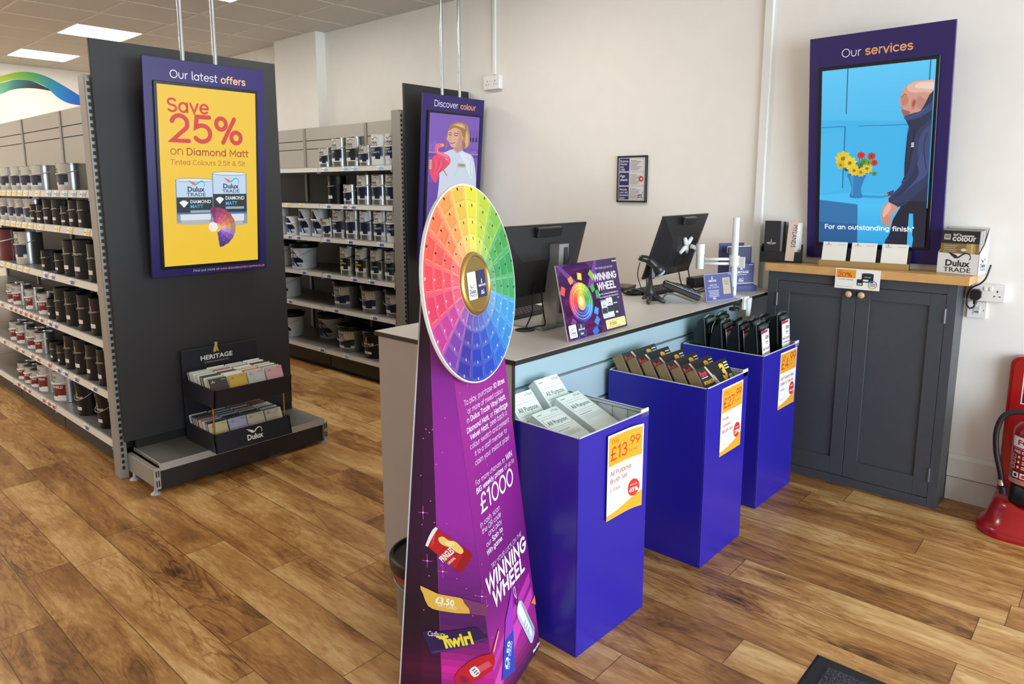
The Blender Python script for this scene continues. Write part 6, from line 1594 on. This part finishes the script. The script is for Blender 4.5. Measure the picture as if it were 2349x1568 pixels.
def tin_label(p, style, r, h):
    a = r * 1.02
    if style == 'dog':
        crest(p, 0, .60 * h, 1.25 * r, 'e4e2de', 'b08a4a', False)
        p.rect(-.42 * r, .42 * r, .20 * h, .31 * h, 'e2e0da'); p.rect(-.3 * r, .1 * r, .245 * h, .265 * h, '9a9894')
        p.text('Dulux', 0, .10 * h, .16 * r, '8a847a', font='f', align='c', width=.42 * r)
    elif style == 'red':
        p.rect(-a, a, .58 * h, .94 * h, 'b4b4b0'); p.text('QUICK', 0, .77 * h, .28 * r, '26262a', font='b', wt=.02, align='c', width=.9 * r); p.text('DRY', 0, .64 * h, .28 * r, '26262a', font='b', wt=.02, align='c', width=.6 * r)
        p.rect(-a, a, .22 * h, .58 * h, '6e1820'); p.text('METALSHIELD', 0, .47 * h, .26 * r, 'ece4e0', font='b', wt=.02, align='c', width=1.7 * r)
        p.rect(-a, a, .06 * h, .24 * h, 'dcd8d4'); p.rect(-.3 * r, .4 * r, .2 * h, .36 * h, '4c1016')
    elif style == 'stead':
        p.poly([(-a, .93 * h), (.1 * r, .93 * h), (a, .40 * h), (a, .30 * h), (-a, .30 * h)], '161c34'); p.rect(-a, .2 * r, .12 * h, .36 * h, '2f62b4'); p.poly([(.2 * r, .36 * h), (.35 * r, .36 * h), (.72 * r, .10 * h), (.5 * r, .10 * h)], '141a30')
        p.text('ARMSTEAD', .02 * r, .55 * h, .36 * r, 'f2f2f4', font='b', wt=.03, align='c', width=1.9 * r); p.rect(-a, .15 * r, .05 * h, .13 * h, 'e6e8ea'); p.rect(-.8 * r, -.4 * r, .075 * h, .10 * h, 'd8b83c')
        for i in range(4): p.rect(.45 * r, .95 * r, (.10 + .035 * i) * h, (.115 + .035 * i) * h, '5a6070')
    elif style:
        top = {'durable': 'dcdcd8', 'vinylw': 'd8dadc'}.get(style, 'bdbbb2')
        p.rect(-a, a, .60 * h, .96 * h, top)
        paint_logo(p, -.62 * r, .63 * h, 1.12 * r if h > 2.4 * r else .9 * r, '1c1c22', True, ('d8602a', '4a4a50'))
        band_ = {'navy': '1a2440', 'black': '1c1d22', 'vinyl': '18203a', 'vinylw': '18203c', 'durable': '161e3a', 'eggshell': '17181c', 'sheen': '15181e'}[style]
        p.rect(-a, a, .33 * h, .60 * h, band_)
        w1, w2, c2 = {'navy': ('VINYL', 'SILK', '9ab0d8'), 'black': ('DIAMOND', 'MATT', '8aa0c0'), 'vinyl': ('VINYL', 'MATT', '7a98d0'), 'vinylw': ('VINYL', 'MATT', '7a98d0'), 'durable': ('DURABLE', 'FLAT MATT', 'c8d0e0'), 'eggshell': ('DIAMOND', 'EGGSHELL', 'e6c640'), 'sheen': ('VINYL', 'SOFT SHEEN', '4c9a80')}[style]
        p.text(w1, -.8 * r, .50 * h, .24 * r, 'e8eaee', font='b', wt=.01, width=(.95 if len(w1) > 5 else .6) * r); p.text(w2, -.8 * r, .41 * h, .24 * r, c2, font='b', wt=.02, width=min(1.5, .17 * len(w2)) * r)
        p.rect(-a, a, .30 * h, .335 * h, {'eggshell': 'd8b83c', 'sheen': '2c7a62'}.get(style, '3c6ab4')); p.rect(-a, a, .19 * h, .30 * h, 'dcdcd8'); p.rect(.2 * r, .75 * r, .22 * h, .36 * h, '22242c')
        p.rect(-.8 * r, -.35 * r, .22 * h, .27 * h, 'f0f0ee')
TINS = {}
def make_tin(kind, r, h):
    body, style, hc = SPEC[kind]; bm = BODY[body]; bucket = kind.startswith('bucket')
    t = thing('paint_bucket' if bucket else 'paint_tin', 'x', 'paint')
    if bucket:
        MB().lathe([[(0, .0005), (.86 * r, .0005)], [(.86 * r, .0005), (.97 * r, h * .84)]], bm, 32).build('body', t)
        MB().lathe([[(.98 * r, h * .82), (1.02 * r, h * .835), (1.03 * r, h * .97), (1.0 * r, h), (.94 * r, h)], [(.94 * r, h), (.91 * r, h * .965)], [(.91 * r, h * .965), (0, h * .965)]], M_TBLK, 32).build('lid', t)
        p = Print(0, wrap=.935 * r, rough=.35, step=.00008); tin_label(p, style, r * .93, h * .82)
        # the label follows the taper of the pail
        p.b.v = [(x * (.925 + .125 * z / h), y * (.925 + .125 * z / h), z) for x, y, z in p.b.v]
        p.build('label_print', t)
        ang = [R(180 + 180 * i / 14) for i in range(15)]
        MB().tube([(1.04 * r * math.cos(q), 1.04 * r * math.sin(q), h * (.72 + .27 * math.sin(q))) for q in ang], .0022, mat(hc, .3, .7), 6).build('handle', t)
    else:
        MB().lathe([[(0, .001), (r * .97, .001)], [(r * .985, 0), (r, .003), (r * .985, .006)], [(r * .985, .006), (r * .985, h - .008)], [(r * .985, h - .008), (r, h - .005), (r * .99, h)]], bm, 30).build('body', t)
        MB().lathe([[(r * .99, h), (r * .90, h)], [(r * .90, h), (r * .89, h - .006)], [(r * .89, h - .006), (0, h - .005)]], bm if body != 'maroon' else M_TMAR, 30).build('lid', t)
        if style:
            p = Print(0, wrap=.985 * r, rough=.33, step=.00008); tin_label(p, style, r, h); p.build('label_print', t)
        ang = [R(172 + 196 * i / 16) for i in range(17)]
        MB().tube([(1.035 * r * math.cos(q), 1.035 * r * math.sin(q), h * (.72 + .12 * math.sin(q))) for q in ang], .0042, mat(hc, .4, .3 if hc[0] == 'b' else 0), 6).build('handle', t)
    return t
LOOK = {'silver': 'silver tin with navy label', 'diamond': 'silver tin with black label', 'vinyl': 'silver tin with dark blue label', 'vinylwhite': 'silver tin with black handle', 'durable': 'white tin with navy label', 'durabledark': 'silver tin with navy flat matt label',
        'eggshell': 'silver tin with black and yellow label', 'sheen': 'silver tin with black and green label', 'black': 'black tin with white lettering', 'red': 'silver tin with maroon label', 'maroon': 'plain maroon tin', 'white': 'white tin with blue slanted label',
        'bucket_black': 'black bucket with wire handle', 'bucket_white': 'white bucket with black lid', 'bucket_grey': 'grey bucket with blue label', 'bucket_grey2': 'grey bucket with black label'}
SZ = {'A0': (.083, .165), 'A5': (.070, .158), 'A25': (.060, .122), 'T5': (.073, .221), 'T25': (.062, .132), 'T10': (.088, .232), 'R25': (.062, .150), 'R5': (.078, .205), 'R10': (.092, .215), 'KB': (.080, .236),
      'B5': (.079, .246), 'B25': (.067, .170), 'BB': (.130, .236)}
STOCK = [
 ('A', 0, [('silver', 'A0', 4.93), ('silver', 'A0', 5.47), ('silver', 'A0', 5.70), ('silver', 'A0', 5.93), ('silver', 'A0', 6.20), ('silver', 'A0', 6.45)]),
 ('A', 1, [('black', 'A5', 4.62), ('black', 'A5', 4.78), ('black', 'A25', 4.925), ('black', 'A5', 5.09), ('black', 'A5', 5.27), ('black', 'A25', 5.415), ('black', 'A25', 5.552), ('silver', 'A5', 5.69), ('silver', 'A5', 5.90), ('silver', 'A5', 6.08), ('silver', 'A5', 6.30), ('silver', 'A25', 6.52)]),
 ('A', 2, [('black', 'T5', 4.53), ('black', 'T10', 4.77), ('black', 'T5', 4.96), ('black', 'T25', 5.14), ('black', 'T25', 5.42), ('silver', 'T10', 6.02), ('maroon', 'T10', 6.45), ('maroon', 'T10', 6.66)]),
 ('A', 3, [('black', 'T5', 4.58), ('black', 'T5', 4.79), ('black', 'T5', 5.02), ('black', 'T5', 5.23), ('black', 'T25', 5.40), ('red', 'R25', 5.60), ('red', 'R25', 5.90), ('red', 'R25', 6.22), ('red', 'R25', 6.37)]),
 ('A', 4, [('black', 'T5', 4.54), ('black', 'T5', 4.73), ('black', 'T5', 4.94), ('black', 'T5', 5.13), ('black', 'T25', 5.29), ('black', 'T25', 5.44), ('red', 'R25', 5.78), ('red', 'R25', 5.97), ('red', 'R25', 6.24), ('red', 'R25', 6.42)]),
 ('A', 5, [('bucket_black', 'KB', 4.64), ('bucket_black', 'KB', 5.01), ('red', 'R10', 5.46), ('red', 'R5', 5.80), ('red', 'T25', 5.99), ('red', 'T25', 6.15), ('red', 'T25', 6.32)]),
 ('B', 0, [('durable', 'B5', 4.49), ('durable', 'B5', 4.67), ('vinyl', 'B25', 4.835), ('diamond', 'B5', 5.01), ('diamond', 'B5', 5.22), ('diamond', 'B25', 5.42)]),
 ('B', 1, [('vinyl', 'B5', 4.50), ('vinyl', 'B5', 4.68), ('vinyl', 'B5', 4.88), ('vinyl', 'B25', 5.075), ('black', 'B5', 5.30)]),
 ('B', 2, [('durable', 'B5', 4.50), ('durabledark', 'B5', 4.67), ('vinylwhite', 'B5', 4.86), ('vinyl', 'B5', 5.055), ('diamond', 'B5', 5.25), ('vinyl', 'B25', 5.41), ('white', 'B5', 5.58), ('white', 'B5', 5.79), ('white', 'B25', 6.01), ('white', 'B5', 6.24)]),
 ('B', 3, [('sheen', 'B5', 4.54), ('sheen', 'B5', 4.73), ('eggshell', 'B5', 4.94), ('eggshell', 'B5', 5.16), ('bucket_white', 'BB', 5.96), ('bucket_white', 'BB', 6.34)]),
 ('B', 4, [('bucket_grey', 'BB', 4.545), ('bucket_grey', 'BB', 4.87), ('bucket_grey', 'BB', 5.28), ('bucket_white', 'BB', 6.26)]),
 ('B', 5, [('bucket_black', 'BB', 4.86), ('bucket_grey2', 'BB', 5.23), ('bucket_white', 'BB', 5.87), ('bucket_white', 'BB', 6.25)])]
ORD = ('first', 'second', 'third', 'fourth', 'fifth', 'sixth', 'seventh', 'eighth', 'ninth', 'tenth', 'eleventh', 'twelfth')
SHELF = ('top', 'second', 'third', 'fourth', 'fifth', 'bottom')
for rack, lv, items in STOCK:
    zs, xf = (ZA, 1.38) if rack == 'A' else (ZB, 3.55)
    where = 'left rack' if rack == 'A' else 'rear rack'
    for i, (kind, sz, y) in enumerate(items):
        r, h = SZ[sz]
        x = xf + .018 + r * 1.04
        if kind == 'bucket_white' and lv == 5 and i == 2: x += .21
        lab = f'{LOOK[kind]}, {ORD[i]} from end post, {SHELF[lv]} shelf, {where}'
        loc = (x, y, zs[lv] - .0025); rot = (0, 0, R(-90) + R(random.uniform(-7, 7)))
        grp = f'paint tins on the {SHELF[lv]} shelf of the {where}'
        if (kind, sz) not in TINS:
            t = TINS[kind, sz] = make_tin(kind, r, h); t.location = loc; t.rotation_euler = rot; t['label'] = lab; t['group'] = grp
        else: dup(TINS[kind, sz], loc, rot, lab, grp)
